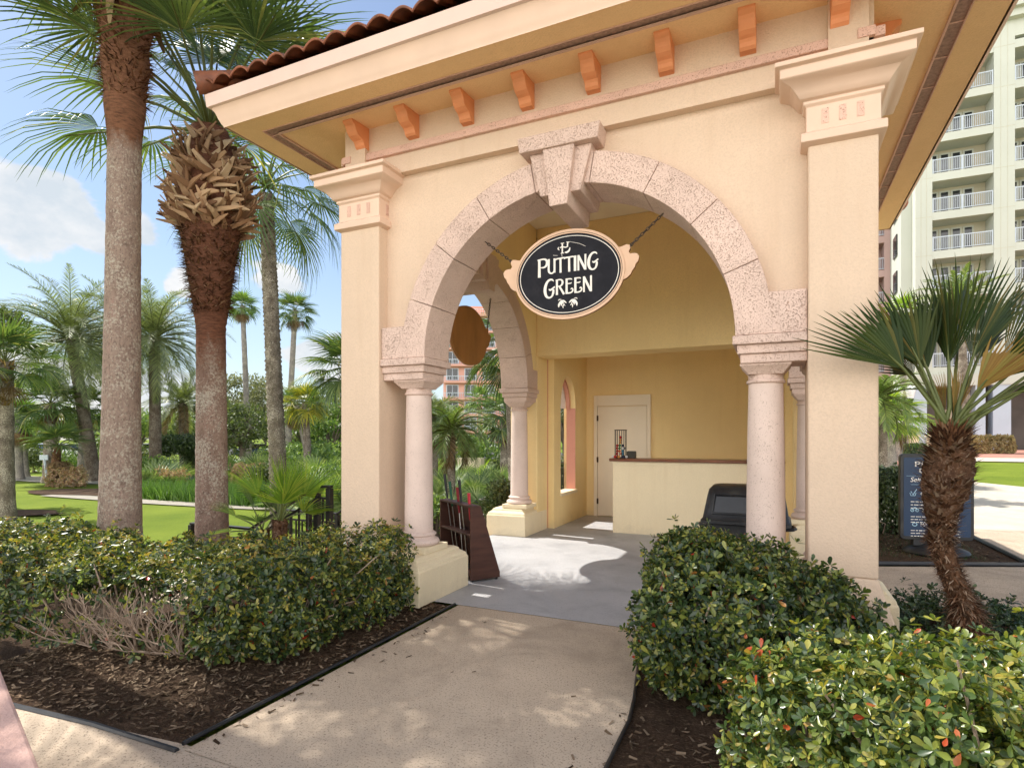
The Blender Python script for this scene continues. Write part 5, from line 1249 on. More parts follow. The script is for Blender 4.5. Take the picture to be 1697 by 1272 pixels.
shaggy()

# ---------------------------------------------------------------- palms and shrubs across the lawn
gd = 'palms beyond the lawn'
def up(u,v,t):
    p = at(u,t); p.z = zat(v,t); return p
date_palm('date_palm', at(157,29), up(118,560,29), .30, .25, 'leaning date palm with feathery crown left of the grey trunk', 4.3, 74, .6, gd, n=58, wl=.013, arch=(55,115), el=(82,-30), trunkm='trunk_f')
date_palm('date_palm', at(258,31), up(256,562,31), .30, .25, 'upright date palm showing between the two near trunks', 4.3, 74, .6, gd, n=58, wl=.013, arch=(55,115), el=(82,-30), trunkm='trunk_f')
date_palm('date_palm', at(307,42), up(303,668,42), .34, .30, 'smaller date palm low behind the upright one', 3.6, 46, .55, gd, n=44, wl=.02, dead=8, arch=(60,110), trunkm='trunk_f')
date_palm('date_palm', at(215,36), up(205,560,36), .30, .25, 'date palm crown half hidden behind the grey trunk', 4.3, 74, .6, gd, n=58, wl=.013, arch=(55,115), el=(82,-30), trunkm='trunk_f')
fan_palm('washington_palm', at(413,44), up(402,508,44), .24, .17, 'tall slender fan palm left of the scaly trunk', G['bush'], 26, .85, .75, gd, 'trunk_d', 18, dead=12, el=(80,-40), tipd=.4)
fan_palm('washington_palm', at(475,44), up(489,515,44), .26, .18, 'tall slender fan palm right of the scaly trunk', G['sabal'], 26, .95, .95, gd, 'trunk_d', 18, dead=12, el=(80,-40), tipd=.4)
fan_palm('sabal_palm', at(581,16), up(577,610,16), .17, .16, 'bushy fan palm half hidden by the left pier', G['sabal'], 30, .85, .72, gd, 'trunk_c', 30, el=(80,-45), boots=120, tipd=.4)
fan_palm('sabal_palm', at(522,34), up(492,672,34), .30, .24, 'short leaning grey palm with brown skirt', G['sabal'], 16, .9, .8, gd, 'trunk_d', 18, dead=26, el=(80,-20))
fan_palm('sabal_palm', at(511,30), up(506,668,30), .2, .18, 'yellow green fan palm behind the leaning one', G['yellowsabal'], 24, .85, .7, gd, 'trunk_c', 18, el=(80,-45), boots=40)
fan_palm('sabal_palm', at(30,30), up(27,695,30), .24, .22, 'short fan palm with brown skirt at far left', G['bush'], 22, .9, .8, gd, 'trunk_d', 20, dead=20, el=(80,-10), boots=50)
fan_palm('sabal_palm', at(82,28), up(84,668,28), .27, .26, 'stout fan palm left of the leaning date palm', G['sabal'], 26, .95, .9, gd, 'trunk_c', 20, dead=6, el=(75,-40), boots=80)
fan_palm('sabal_palm', at(42,32), up(34,700,32), .2, .2, 'leaning fan palm with dead leaves behind the white marker', G['bush'], 18, .85, .75, gd, 'trunk_d', 18, dead=22, el=(80,0), boots=40)
fan_palm('sabal_palm', at(88,26), up(96,738,26), .18, .17, 'knee high fan palm with broad leaves at far left', G['sabal'], 15, .85, .75, gd, 'trunk_e', 22, dead=6, el=(70,0), boots=40)
fan_palm('sabal_palm', at(134,33), up(140,672,33), .2, .19, 'fan palm crown in front of the leaning date trunk', G['sabal'], 22, .95, .9, gd, 'trunk_d', 20, dead=8, el=(75,-40), boots=40)
fan_palm('sabal_palm', at(11,15.5), up(8,600,15.5), .19, .18, 'dark fan palm with ruff of stalks cut by the left edge', G['sabal'], 24, .75, .8, gd, 'trunk_c', 28, dead=3, el=(80,-30), boots=160, tipd=.4)
tree('oak_tree', up(-24,760,19), 5.5, 1.35, 'dark leafy tree cut by the left edge of the picture', G['oak'], nc=40, nlf=110, leaf=.12, group='broadleaf trees beyond the lawn')
tree('oak_tree', at(408,58), 8.0, 4.6, 'rounded grey green tree behind the slender palms', G['greyoak'], nc=70, nlf=170, leaf=.26, group='broadleaf trees beyond the lawn', low=.25, trunk_r=.25)
tree('oak_tree', at(402,36), 4.3, 1.9, 'small forked tree with dark trunk behind the scaly palm', G['oak'], nc=34, nlf=120, leaf=.17, group='broadleaf trees beyond the lawn', low=.4)
bush('round_shrub', at(300,34), 1.85, 3.5, 'big round dark shrub between the two near trunks', G['box'], 8000, .14, 'shrub')
bush('bush', at(252,30), 1.1, 1.5, 'mid green bush at foot of the upright date palm', G['bush'], 1800, .14, group='bushes beyond the lawn')
bush('bush', at(345,38), 1.6, 2.2, 'dark bush beside the rough trunked palm', G['oak'], 2600, .16, group='bushes beyond the lawn')
bush('bush', at(540,22), 1.0, 1.3, 'green bush left of the pavilion pier', G['bush'], 1800, .12, group='bushes beyond the lawn')
bush('bush', at(110,34), 1.5, 1.6, 'low green bushes behind the twiggy hedge at left', G['bush'], 2200, .15, group='bushes beyond the lawn')
bush('bush', at(60,36), 1.6, 1.5, 'low bush under the far left palms', G['oak'], 2200, .15, group='bushes beyond the lawn')
bush('bush', at(440,26), 1.0, 1.2, 'bush at the foot of the scaly palm', G['oak'], 1800, .12, group='bushes beyond the lawn')
for u,t,r_,n,lab in ((255,24,.95,14,'blue green palmetto by the upright date palm'),(282,26,.8,12,'pointed palmetto before the round dark shrub'),(420,29,.9,16,'palmetto under the forked tree'),(505,18,.8,18,'grey palmetto left of the near railing top'),(548,13,.8,18,'palmetto beside the left pier'),(530,26,1.0,18,'large palmetto behind the railing'),(565,18,.8,16,'palmetto just left of the pier edge'),(385,32,.9,14,'palmetto right of the rough trunk'),(150,36,1.0,14,'palmetto behind the leaning date trunk')):
    palmetto(at(u,t), r_, n, lab, group='palmettos beyond the lawn')
bush('dry_bush', at(281,24), .75, 1.2, 'pale pink dry shrub right of the grey trunk', G['pinkdry'], 1500, .09, 'shrub', group='dry shrubs beyond the lawn')
hedge('dry_hedge', [(at(80,25.2)+Vector((0,0,0))).to_tuple()[:2], at(140,25.2).to_tuple()[:2], at(138,26.4).to_tuple()[:2], at(80,26.4).to_tuple()[:2]], .05, -.72, 'low reddish twiggy hedge on the mulch island', G['pinkdry'], 900, .10, .2, .08, twigs=160)
hedge('dry_hedge', [at(385,27).to_tuple()[:2], at(440,27).to_tuple()[:2], at(436,28.6).to_tuple()[:2], at(384,28.6).to_tuple()[:2]], .10, -.72, 'dry brownish hedge behind the small fan palms', G['pinkdry'], 900, .10, .2, .08, twigs=100)
tufts('strap_leaf_bed', [at(232,20.6).to_tuple()[:2], at(470,17.6).to_tuple()[:2], at(470,22).to_tuple()[:2], at(232,24).to_tuple()[:2]], 9000, .55, G['strap'], 'bed of green strap leaved ground cover beyond the lawn', 'ground cover', .03)
# ---- seen through the left arch
ga = 'palms seen through the left arch'
date_palm('date_palm', at(713,20), up(722,690,20), .20, .17, 'dark date palm right of the front left column', 1.45, 40, .34, ga, n=36, wl=.012, arch=(70,120))
date_palm('date_palm', at(748,14.5), up(748,712,14.5), .10, .10, 'bright drooping pygmy date palm in the middle of the arch', 1.25, 36, .30, ga, n=36, wl=.009, leafm='brightdate', arch=(80,135), dead=6)
fan_palm('sabal_palm', at(858,12.6), up(846,566,12.6), .17, .15, 'fan palm with hanging fronds behind the brown oval sign', G['sabal'], 15, .80, .70, ga, 'trunk_c', 30, el=(60,-55), tipd=.5)
fan_palm('washington_palm', at(795,58), up(795,662,58), .18, .16, 'small fan palm standing before the pink building', G['bush'], 26, .9, .9, ga, 'trunk_d', 16, dead=4, el=(80,-40))
fan_palm('sabal_palm', at(836,24), up(838,690,24), .2, .2, 'dark fan palm beside the rear left column', G['sabal'], 24, .85, .75, ga, 'trunk_c', 20, dead=6, el=(80,-40), boots=40)
for i,(u,t,r_,n,m_) in enumerate([(728,17,.62,20,0),(760,19,.65,22,0),(790,18,.62,22,0),(815,20,.62,20,0),(742,22,.7,20,0),(775,24,.75,20,1),(805,26,.75,20,0),(722,26,.8,20,1),(830,15,.5,16,0),(712,12.5,.5,16,0),(700,16,.6,18,0)]):
    palmetto(at(u,t), r_, n, ['light green palmetto clump seen through the left arch', 'yellow green palmetto clump far back in the left arch'][m_], G['palmetto'] if not m_ else G['bright'])
bush('bush', at(828,10.6), .40, .85, 'dark bush beside the rear left pedestal', G['oak'], 2400, .06, group='bushes seen through the left arch')
bush('bush', at(722,9.2), .36, .80, 'leafy bush behind the brown rack', G['bush'], 1800, .07, group='bushes seen through the left arch')
bush('bush', at(805,30), 2.0, 2.6, 'green bushes below the pink building', G['bush'], 3600, .18, group='bushes seen through the left arch')
bush('bush', at(850,26), 1.3, 2.2, 'dark bush right behind the rear column', G['oak'], 2600, .16, group='bushes seen through the left arch')
bush('bush', at(925,16), .9, 2.2, 'leafy bush outside the arched side window', G['greyoak'], 2400, .12, group='bushes seen through the left arch')
tree('oak_tree', at(935,30), 5.2, 1.8, 'pale leafy tree outside the arched side window', G['greyoak'], nc=30, nlf=120, leaf=.18, group='broadleaf trees beyond the lawn')
mb = MB(); a0, a1 = at(755,27), at(800,27); mb.obox((a0+a1)/2+Vector((0,0,.62)), (a1-a0)/2, (.04,.1,0), (0,0,.60)); tag(mb.build('garden_wall', M['cream']), 'low cream garden wall among the palms beyond the arch', 'wall')
for u,t,H,r_,m_,lab in ((505,52,6.0,3.4,'oak','dense tree behind the yellow green fan palm'),(548,46,5.0,3.0,'bush','leafy tree right of the yellow green fan palm'),(585,50,6.0,3.4,'oak','tree mostly hidden by the left pier'),(352,50,6.0,3.6,'oak','dark tree behind the rough trunked palm'),(222,54,5.5,3.4,'bush','tree far behind the grey trunk'),(170,58,4.6,3.0,'oak','low tree far behind the leaning date palm')):
    tree('oak_tree', at(u,t), H, r_, lab, G[m_], nc=46, nlf=130, leaf=.26, group='broadleaf trees beyond the lawn', low=.18)
for u,t,r_,h,lab in ((525,34,2.0,2.0,'bush below the leaning grey palm'),(560,30,1.8,2.2,'bush at the left pier edge'),(470,38,2.0,1.9,'bush right of the scaly trunk'),(190,40,2.2,2.0,'bush far behind the grey trunk'),(25,44,2.2,1.8,'bush at the far left edge')):
    bush('bush', at(u,t), r_, h, lab, G['bush'] if r_ < 2.1 else G['oak'], 3200, .18, group='bushes beyond the lawn')
# ---- row of distant trees closing the view
for i in range(22):
    u = -150+i*46+random.uniform(-12,12); t = random.uniform(78,105)
    if 730 < u < 850: continue
    H = random.uniform(4.2,7.0); p = at(u,t); b_ = i % 3
    tree('far_tree', p, H, H*.55, ['distant dark green tree on the skyline beyond the car park','distant bushy tree on the skyline beyond the car park','distant grey green tree on the skyline beyond the car park'][b_], [G['oak'],G['bush'],G['greyoak']][b_], group='trees on the skyline beyond the car park', nc=26, nlf=70, leaf=.42, trunk_r=.18, low=.2, flat=.75)
# ---- right side, before the hotel
gr = 'palms before the hotel'
date_palm('date_palm', at(1603,38), up(1588,508,38), .36, .26, 'tall feathery date palm before the cream hotel balconies', 3.0, 40, .5, gr, leafm='brightdate', n=34, wl=.03, el=(85,-5), arch=(40,80))
fan_palm('washington_palm', at(1500,36), up(1494,518,36), .20, .16, 'pale fan palm beside the pavilion pier before the pink wing', G['bright'], 22, .85, .8, gr, 'trunk_d', 18, el=(80,-45))
fan_palm('sabal_palm', at(1478,17), up(1472,690,17), .16, .15, 'low fan palm at the right pier edge', G['bright'], 18, .75, .6, gr, 'trunk_d', 28, el=(70,-30), dead=3)
date_palm('date_palm', at(1466,14), up(1456,660,14), .12, .11, 'feathery palm half hidden by the right pier', 1.2, 30, .3, gr, leafm='brightdate', n=30, wl=.014)
fan_palm('sabal_palm', at(1488,27), up(1490,705,27), .16, .15, 'short fan palm beside the street lamp', G['bright'], 14, .65, .5, gr, 'trunk_d', 20, el=(60,-30))
hedge('dry_hedge', [at(1590,33.4).to_tuple()[:2], at(1680,33.4).to_tuple()[:2], at(1680,35).to_tuple()[:2], at(1590,35).to_tuple()[:2]], 1.45, .42, 'dry golden hedge on the far lawn edge before the hotel', G['dry'], 2400, .12, .25, .06, twigs=60)
hedge('box_hedge', [at(1500,30).to_tuple()[:2], at(1535,30).to_tuple()[:2], at(1535,31).to_tuple()[:2], at(1500,31).to_tuple()[:2]], 1.05, .35, 'low dark hedge at the foot of the street lamp', G['box'], 900, .10, .15, .05, twigs=0)
hedge('box_hedge', [at(1440,24).to_tuple()[:2], at(1472,24).to_tuple()[:2], at(1472,25.4).to_tuple()[:2], at(1440,25.4).to_tuple()[:2]], .95, .2, 'low dark hedge by the right pier beyond the brick walk', G['box'], 900, .09, .15, .05, twigs=0)
# ---------------------------------------------------------------- hotel
M['hcream'] = pmat('hotel cream stucco', (.52,.53,.47), .85, .04, .3)
M['hpink'] = pmat('hotel pink stucco', (.46,.315,.29), .85, .05, .3)
M['hwhite'] = pmat('white railing paint', (.50,.55,.62), .5, .03, 3)
M['hcol'] = pmat('pale blue white column', (.43,.50,.58), .7, .04, 1)
M['hglass'] = pmat('dark window glass', (.018,.022,.026), .12, .3, .6, spec=.6)
M['hinside'] = pmat('balcony wall', (.52,.46,.34), .85, .05, .5)
M['hdark'] = pmat('dark lobby', (.10,.085,.075), .8, .3, .5)
M['redtile'] = pmat('red roof', (.40,.15,.09), .8, .2, 2)
def tower(name, label, Y, bays, piers, z_floors, ztop, wallm, insm, nwin, xr, base=6.2, depth=14, cornice=True):
    x0, x1 = xr; o = empty(name, ((x0+x1)/2, Y+depth/2, .4), label, 'building')
    mb = MB(); mb.box(x0,x1,Y+1.9,Y+depth,.4,ztop)
    for a,b in piers: mb.box(a,b,Y,Y+1.898,base if name != 'x' else .4,ztop)
    for a,b in bays:
        for z in z_floors: mb.box(a+.001,b-.001,Y+.03,Y+1.897,z-.6,z)
        mb.box(a+.001,b-.001,Y+.03,Y+1.897,ztop-1.2,ztop)
    mb.build('wall', wallm, o)
    if cornice:
        mb = MB(); mb.box(x0-.3,x1+.3,Y-.5,Y+depth,ztop,ztop+.5); mb.box(x0-.6,x1+.6,Y-.9,Y+depth,ztop+.5,ztop+.9); mb.build('cornice', wallm, o)
    for a,b in bays:
        for z in z_floors:
            if z+2.4 > ztop: continue
            mb = MB(); w = b-a; n = nwin; ww = w*.74/n
            mb.box(a+.02,b-.02,Y+1.86,Y+1.9-.001,z,z+2.38); mb.build('recess', insm, o)
            fr = MB(); gl = MB()
            for k in range(n):
                xa = a+.05+k*(ww+.06); fr.box(xa,xa+ww,Y+1.81,Y+1.858,z+.02,z+2.15); gl.box(xa+.12,xa+ww-.12,Y+1.79,Y+1.812,z+.1,z+2.03)
            f = fr.build('window', M['hwhite'] if wallm is not M['hcream'] else M['hcream'], o); gl.build('pane', M['hglass'], f)
            mb = MB(); mb.box(a+.02,b-.02,Y+.06,Y+.12,z+1.02,z+1.09); mb.box(a+.02,b-.02,Y+.06,Y+.12,z+.10,z+.15)
            x = a+.06
            while x < b-.05: mb.box(x,x+.028,Y+.075,Y+.105,z+.15,z+1.02); x += .125
            for x in (a+.02, (a+b)/2-.04, b-.10): mb.box(x,x+.08,Y+.05,Y+.13,z,z+1.12)
            mb.build('balcony_railing', M['hwhite'], o)
    return o
zf = [6.77+2.97*k for k in range(9)]
piersC = [(9.75,10.83),(14.60,15.83),(19.6,20.8),(24.6,25.8)]; baysC = [(10.83,14.60),(15.83,19.6),(20.8,24.6)]
ho = tower('hotel', 'tall cream hotel block with white balcony railings at right', 54, baysC, piersC, zf, 32.0, M['hcream'], M['hinside'], 4, (9.752,25.798))
# grooves on the piers, arcade columns and dark lobby at its foot
mb = MB()
for a,b in piersC:
    for q in (.33,.66): x = a+(b-a)*q; mb.box(x-.012,x+.012,53.992,53.9985,6.3,31.9)
    for z in zf: mb.box(a,b,53.991,53.9975,z-.32,z-.29)
mb.build('wall_groove', pmat('groove', (.5,.47,.37), .9), ho)
mb = MB(); mb.box(9.75,25.8,53.7,55.9,5.3,6.195); mb.build('arcade_beam', M['hcream'], ho)
for a,b in ((9.5,10.45),(13.45,14.05),(14.5,15.55),(19.6,20.6),(24.6,25.6)):
    mb = MB(); mb.box(a,b,53.8,55.0,.3,5.3); mb.build('arcade_column', M['hcol'], ho)
mb = MB(); mb.box(9.75,25.8,55.88,55.899,.4,5.3); mb.build('lobby', M['hdark'], ho)
mb = MB()
for x0,x1 in ((11.6,12.9),(17.2,19.0)): mb.box(x0,x1,55.80,55.878,.5,3.6)
mb.build('lobby_window', M['hinside'], ho)
# return wall with small side balconies
mb = MB(); mb.box(9.0,9.748,55.2,68,.4,32); mb.build('side_wall', M['hcream'], ho)
hp = tower('hotel_wing', 'pink hotel wing set back beside the right pier', 60, [(4.6,9.28)], [(3.6,4.6),(8.55,9.28)], [7.1+3.0*k for k in range(8)], 30.5, M['hpink'], M['hpink'], 4, (3.602,9.0))
mb = MB(); mb.box(3.6,9.0,59.9,61,.4,6.4); mb.build('base_wall', M['hpink'], hp)
mb = MB()
for z in [7.1+3.0*k for k in range(7)]: mb.box(8.9,9.0,56.6,58.2,z+.3,z+2.0)
mb.build('side_window', M['hglass'], ho)
# balustrade before the hotel
bl = empty('balustrade', at(1500,37), 'white balustrade on the terrace before the hotel', 'balustrade')
a0, a1 = at(1448,37), at(1600,36); a0.z = a1.z = .45; d = (a1-a0).normalized(); L = (a1-a0).length
mb = MB(); mb.obox((a0+a1)/2+Vector((0,0,.98)), d*L/2, d.cross(Vector((0,0,1)))*.06, (0,0,.05)); mb.obox((a0+a1)/2+Vector((0,0,.12)), d*L/2, d.cross(Vector((0,0,1)))*.04, (0,0,.04)); mb.build('rail', M['hwhite'], bl)
mb = MB(); n = int(L/.16)
for k in range(n): p = a0+d*(k+.5)*.16; mb.box(p.x-.02,p.x+.02,p.y-.02,p.y+.02,p.z+.15,p.z+.94)
mb.build('balusters', M['hwhite'], bl)
for f in (.02,.42,.66,.98):
    p = a0.lerp(a1,f); mb = MB(); mb.box(p.x-.32,p.x+.32,p.y-.32,p.y+.32,p.z-.2,p.z+1.02); mb.box(p.x-.4,p.x+.4,p.y-.4,p.y+.4,p.z+1.02,p.z+1.14); mb.build('post', M['cream'], bl)
# double street lamp
p = at(1499,34); p.z = hgt(p.x,p.y)
lp = empty('street_lamp', p, 'black double headed street lamp before the hotel', 'street lamp')
mb = MB(); mb.lathe([(.26,p.z-.05),(.26,p.z+.12),(.20,p.z+.2),(.16,p.z+.5),(.10,p.z+.6),(.075,p.z+.7),(.06,p.z+3.2),(.09,p.z+3.22),(.05,p.z+3.3)], p.x, p.y, 14); mb.build('post', M['iron'], lp, smooth=True)
xr_ = Vector((HC,HS,0))
M['lampglass'] = pmat('frosted lamp glass', (.72,.74,.76), .3, .05, 5)
for s in (-1,1):
    c = p+xr_*s*.36
    mb = MB(); mb.tube([p+Vector((0,0,2.7)), p+xr_*s*.25+Vector((0,0,2.6)), c+Vector((0,0,2.75)), c+Vector((0,0,3.1))], .04, 8); mb.lathe([(.06,p.z+2.9),(.16,p.z+3.15),(.17,p.z+3.2)], c.x, c.y, 12); mb.build('arm', M['iron'], lp, smooth=True)
    mb = MB(); mb.lathe([(.15,p.z+3.2),(.25,p.z+3.62),(.24,p.z+3.66)], c.x, c.y, 8); mb.build('lantern', M['lampglass'], lp)
    mb = MB(); mb.lathe([(.27,p.z+3.66),(.27,p.z+3.70),(.16,p.z+3.85),(.05,p.z+3.92),(.03,p.z+4.05)], c.x, c.y, 12); mb.build('lamp_cap', M['lampglass'], lp, smooth=True)
# ---------------------------------------------------------------- pink building far beyond the arch
M['fpink'] = pmat('distant pink stucco', (.66,.36,.29), .85, .05, .2); M['fcream'] = pmat('distant cream stucco', (.78,.68,.5), .85, .05, .2)
def far_block(cu, t, w, H, dpt, floors, cols, label, wm, wing=None):
    c = at(cu, t); c.z = -.7; o = empty('apartment_building', c, label, 'building', rz=R(24.5)); 
    mb = MB(); mb.box(-w/2,w/2,0,dpt,0,H); mb.build('wall', wm, o, local=True)
    fh = H/floors; cw = w/cols
    for i in range(floors):
        mb = MB(); z = i*fh; mb.box(-w/2+.2,w/2-.2,-1.2,-.002,z+fh-.35,z+fh-.02); mb.build('balcony', wm if i % 2 else M['fpink'], o, local=True)
        mb = MB(); mb.box(-w/2+.2,w/2-.2,-1.2,-1.12,z+fh+.9,z+fh+1.0)
        for k in range(int(w/.35)): mb.box(-w/2+.25+k*.35,-w/2+.31+k*.35,-1.19,-1.13,z+fh,z+fh+.9)
        mb.build('balcony_railing', M['hwhite'], o, local=True)
        for k in range(cols):
            x = -w/2+(k+.5)*cw; fr = MB(); fr.box(x-cw*.34,x+cw*.34,-.08,-.003,z+.25,z+fh-.6)
            if i == 1: fr.prism([(x+cw*.34*math.cos(q), z+fh-.62+.45*math.sin(q)) for q in [math.pi*j/8 for j in range(9)]], (-.08,-.003), lambda a,b,d: (a,d,b))
            f = fr.build('window', M['hwhite'], o, local=True); gl = MB(); gl.box(x-cw*.29,x-.06,-.12,-.081,z+.35,z+fh-.75); gl.box(x+.06,x+cw*.29,-.12,-.081,z+.35,z+fh-.75); gl.build('pane', M['hglass'], f, local=True)
    mb = MB(); mb.loft([[(-w/2-.8,-.9,H),(w/2+.8,-.9,H),(w/2+.8,dpt+.8,H),(-w/2-.8,dpt+.8,H)],[(-w*.22,dpt*.35,H+w*.20),(w*.22,dpt*.35,H+w*.20),(w*.22,dpt*.6,H+w*.20),(-w*.22,dpt*.6,H+w*.20)]]); mb.build('roof', M['redtile'], o, local=True)
    return o
far_block(795,112,14.0,25.5,14,8,4,'pink apartment block with red roof seen through the left arch',M['fpink'])
far_block(758,125,6.0,15.5,10,5,2,'narrow cream block left of the pink one',M['fcream'])
# ---------------------------------------------------------------- parked cars and white marker
def car(name, u, t, label, colr, rz):
    p = at(u,t); o = empty(name, p, label, 'car', 'cars in the far car park', rz)
    paint = pmat('car paint '+label[:20], colr, .25, .02, 2, coat=.6)
    def prof(ps, y0, y1): 
        mb = MB(); mb.prism(ps, (y0,y1), lambda a,b,d: (a,d,b)); return mb
    prof([(-2.2,.35),(2.2,.35),(2.25,.62),(2.05,.80),(1.05,.92),(-1.6,.98),(-2.2,.92)],-.88,.88).build('body', paint, o, local=True, bevel=.08)
    prof([(1.05,.90),(.35,1.42),(-1.1,1.46),(-1.9,.95)],-.74,.74).build('window', M['hglass'], o, local=True, bevel=.06)
    prof([(.34,1.40),(-1.1,1.44),(-1.1,1.48),(.30,1.46)],-.70,.70).build('cabin_roof', paint, o, local=True, bevel=.02)
    for x in (-1.35,1.4):
        for y in (-.90,.72):
            mb = MB(); mb.tube([(x,y,.33),(x,y+.18,.33)], .33, 16); w = mb.build('wheel', M['blackplastic'], o, local=True)
            mb = MB(); mb.tube([(x,y-.01,.33),(x,y+.19,.33)], .18, 12); mb.build('rim', M['steel'], w, local=True)
    return o
for u,t,lab,c,rz in ((28,58,'white car parked under the far left palms',(.75,.76,.78),.3),(62,60,'silver car right of the white one beyond the palms',(.45,.48,.52),.5),(118,58,'white car between the two left date palm trunks',(.78,.78,.8),.2),(150,62,'blue grey car behind the leaning date palm',(.25,.32,.42),.4),(428,60,'dark blue car behind the scaly palm',(.05,.09,.16),1.4),(90,64,'pale car farthest back at left',(.6,.62,.66),.2),(250,62,'white car behind the upright date palm',(.75,.75,.76),.3)):
    car('parked_car', u, t, lab, c, rz)
p = at(76,27.5); mb = MB(); mb.obox(p+Vector((0,0,.55)), (.035,0,0),(0,.035,0),Vector((-.12,0,.60))); mb.obox(p+Vector((-.16,0,1.22)),(.18,.08,0),(-.02,.03,0),(0,0,.12)); tag(mb.build('marker_sign', M['hwhite']), 'small white leaning marker post on the far left lawn', 'marker')

# ---------------------------------------------------------------- sky, sun, camera
sun_d = Vector((-.67,.07,1.0)).normalized(); el = math.asin(sun_d.z); az = math.atan2(sun_d.x, sun_d.y)
w = bpy.data.worlds.new('World'); scene.world = w; w.use_nodes = True; nt = w.node_tree; bg = nt.nodes['Background']
sky = nd(nt, 'ShaderNodeTexSky', sky_type='NISHITA'); sky.sun_disc = False; sky.sun_elevation = el; sky.sun_rotation = az; sky.air_density = 1.0; sky.dust_density = .6; sky.ozone_density = 1.2
tc = nd(nt, 'ShaderNodeTexCoord').outputs['Generated']
SKW = 5.0
# cumulus: soft-edged patches of sky direction broken up by noise
def vmath(op, a, b=None):
    n = nd(nt, 'ShaderNodeVectorMath', operation=op); nt.links.new(a, n.inputs[0])
    if b is not None: n.inputs[1].default_value = b
    return n
def fmath(op, a, b, c=None):
    n = nd(nt, 'ShaderNodeMath', operation=op)
    for i, v in enumerate((a,b,c)):
        if v is None: continue
        if isinstance(v,(int,float)): n.inputs[i].default_value = v
        else: nt.links.new(v, n.inputs[i])
    return n.outputs[0]
nz = noise(nt, mapping(nt, tc, (1,1,1.5)), 7, 8, .55, .2)
def dirn(u,v):
    r_ = (u-848.5)/964; d = Vector((r_*HC-HS, r_*HS+HC, (723-v)/964)); return d.normalized()
tot = None
for (u,v,hw,hh) in ((95,372,165,62),(15,350,90,50),(215,375,60,36),(465,462,62,30),(318,466,52,28),(640,600,160,40),(60,640,260,60),(-250,330,200,80),(1450,300,160,60)):
    d = dirn(u,v); k = d.z/ math.hypot(d.x,d.y); ax = Vector((-d.y,d.x,0)).normalized(); az_ = d.cross(ax)
    fw = 1/math.sqrt(1+((u-848.5)/964)**2+((723-v)/964)**2); sx = hw/964*fw*.85; sy = hh/964*fw
    a_ = fmath('DIVIDE', vmath('DOT_PRODUCT', tc, tuple(ax)).outputs['Value'], sx); b_ = fmath('DIVIDE', vmath('DOT_PRODUCT', tc, tuple(az_)).outputs['Value'], sy)
    f_ = fmath('GREATER_THAN', vmath('DOT_PRODUCT', tc, tuple(d)).outputs['Value'], .3)
    q = fmath('SUBTRACT', 1.0, fmath('SQRT', fmath('ADD', fmath('MULTIPLY',a_,a_), fmath('MULTIPLY',b_,b_)), 0.0)); q = fmath('MULTIPLY', fmath('MAXIMUM', q, -3.0), 1.0)
    q = fmath('ADD', fmath('MULTIPLY', f_, q), fmath('MULTIPLY', fmath('SUBTRACT', 1.0, f_), -3.0))
    tot = q if tot is None else fmath('MAXIMUM', tot, q)
dens = fmath('ADD', fmath('ADD', tot, .18), fmath('MULTIPLY', fmath('SUBTRACT', nz, .5), 2.6))
cm = ramp(nt, dens, [(-.0,(0,0,0)),(.20,(1,1,1))], 'EASE')
nb = noise(nt, mapping(nt, tc, (1,1,1.5)), 9, 6, .6)
cc = mixc(nt, ramp(nt, nb, [(.35,(0,0,0)),(.65,(1,1,1))]), (SKW*.85,SKW*.93,SKW*1.0), (SKW*1.25,SKW*1.22,SKW*1.2))
sp = nd(nt, 'ShaderNodeSeparateXYZ'); nt.links.new(tc, sp.inputs[0])
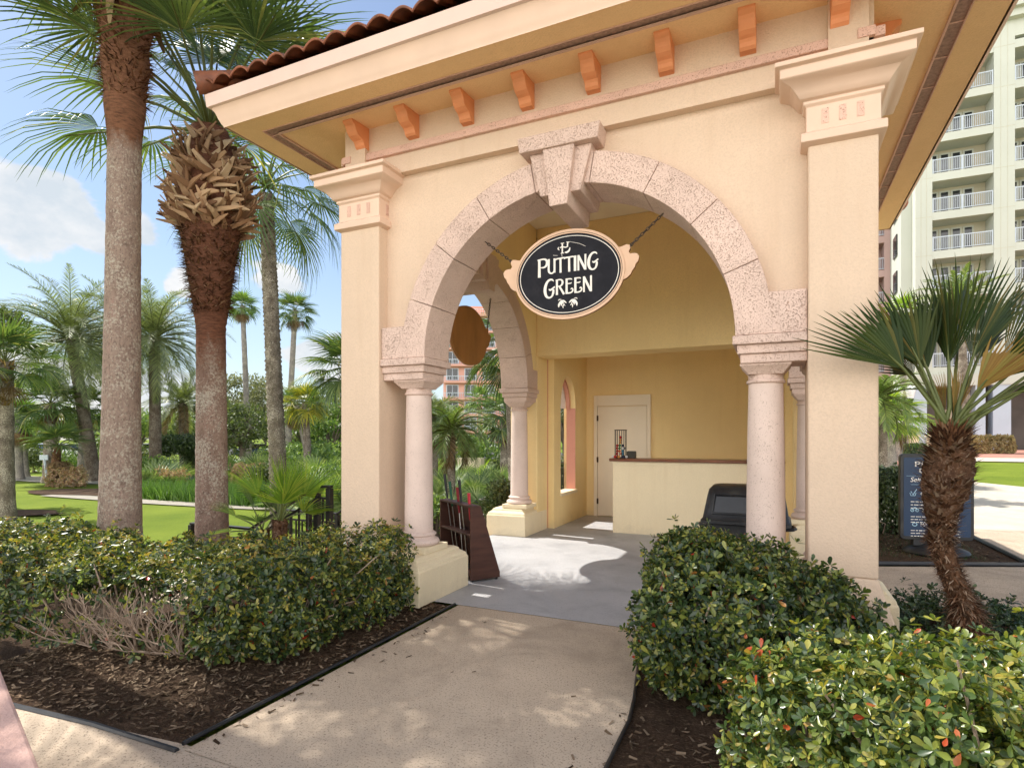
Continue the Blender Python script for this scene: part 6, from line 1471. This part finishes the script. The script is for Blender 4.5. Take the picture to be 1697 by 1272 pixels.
pale = mixc(nt, ramp(nt, sp.outputs['Z'], [(0,(.5,.5,.5)),(.3,(.1,.1,.1)),(1,(0,0,0))]), sky.outputs[0], (SKW*.82,SKW*.92,SKW))
# unseen cumulus added behind the viewer, overbright, as fill for the shaded front
rear = ramp(nt, fmath('MULTIPLY_ADD', vmath('DOT_PRODUCT', tc, tuple(Vector((.15,-.98,.1)).normalized())).outputs['Value'], .5, .5), [(.52,(0,0,0)),(.68,(1,1,1))])
rear = fmath('MULTIPLY', rear, ramp(nt, sp.outputs['Z'], [(0,(1,1,1)),(.36,(1,1,1)),(.62,(.25,.25,.25)),(1,(.1,.1,.1))]))
rn = ramp(nt, noise(nt, mapping(nt, tc, (1,1,1.4)), 2.6, 7, .55), [(.34,(0,0,0)),(.50,(1,1,1))])
pale = mixc(nt, fmath('MULTIPLY', rear, rn), pale, (SKW*4.3,SKW*4.15,SKW*3.95))
nt.links.new(mixc(nt, fmath('MULTIPLY', cm, .94), pale, cc), bg.inputs['Color']); bg.inputs['Strength'].default_value = .06
sl = bpy.data.lights.new('sun', 'SUN'); sl.energy = 2.4; sl.angle = R(.53); sl.color = (1.0,.945,.86)
so_ = bpy.data.objects.new('sun', sl); COL.objects.link(so_); so_.rotation_euler = (-sun_d).to_track_quat('-Z','Y').to_euler(); so_.location = (-10,2,20)
cam = bpy.data.cameras.new('camera'); co = bpy.data.objects.new('camera', cam); COL.objects.link(co); scene.camera = co
cam.sensor_width = 36; cam.sensor_fit = 'HORIZONTAL'; cam.lens = 964/1697*36; cam.shift_y = (723-636)/1697; cam.clip_start = .05; cam.clip_end = 1500
co.location = (0,0,1.48); co.rotation_euler = (R(90),0,R(24.51))
vs = scene.view_settings; vs.view_transform = 'Standard'; vs.look = 'None'; vs.exposure = 1.5; vs.gamma = 1; vs.use_curve_mapping = False
scene.render.film_transparent = False
cy = scene.cycles; cy.max_bounces = 12; cy.diffuse_bounces = 10; cy.glossy_bounces = 3; cy.transmission_bounces = 4; cy.transparent_max_bounces = 6; cy.use_denoising = True; cy.use_adaptive_sampling = True; cy.adaptive_threshold = .02; cy.sample_clamp_indirect = 8
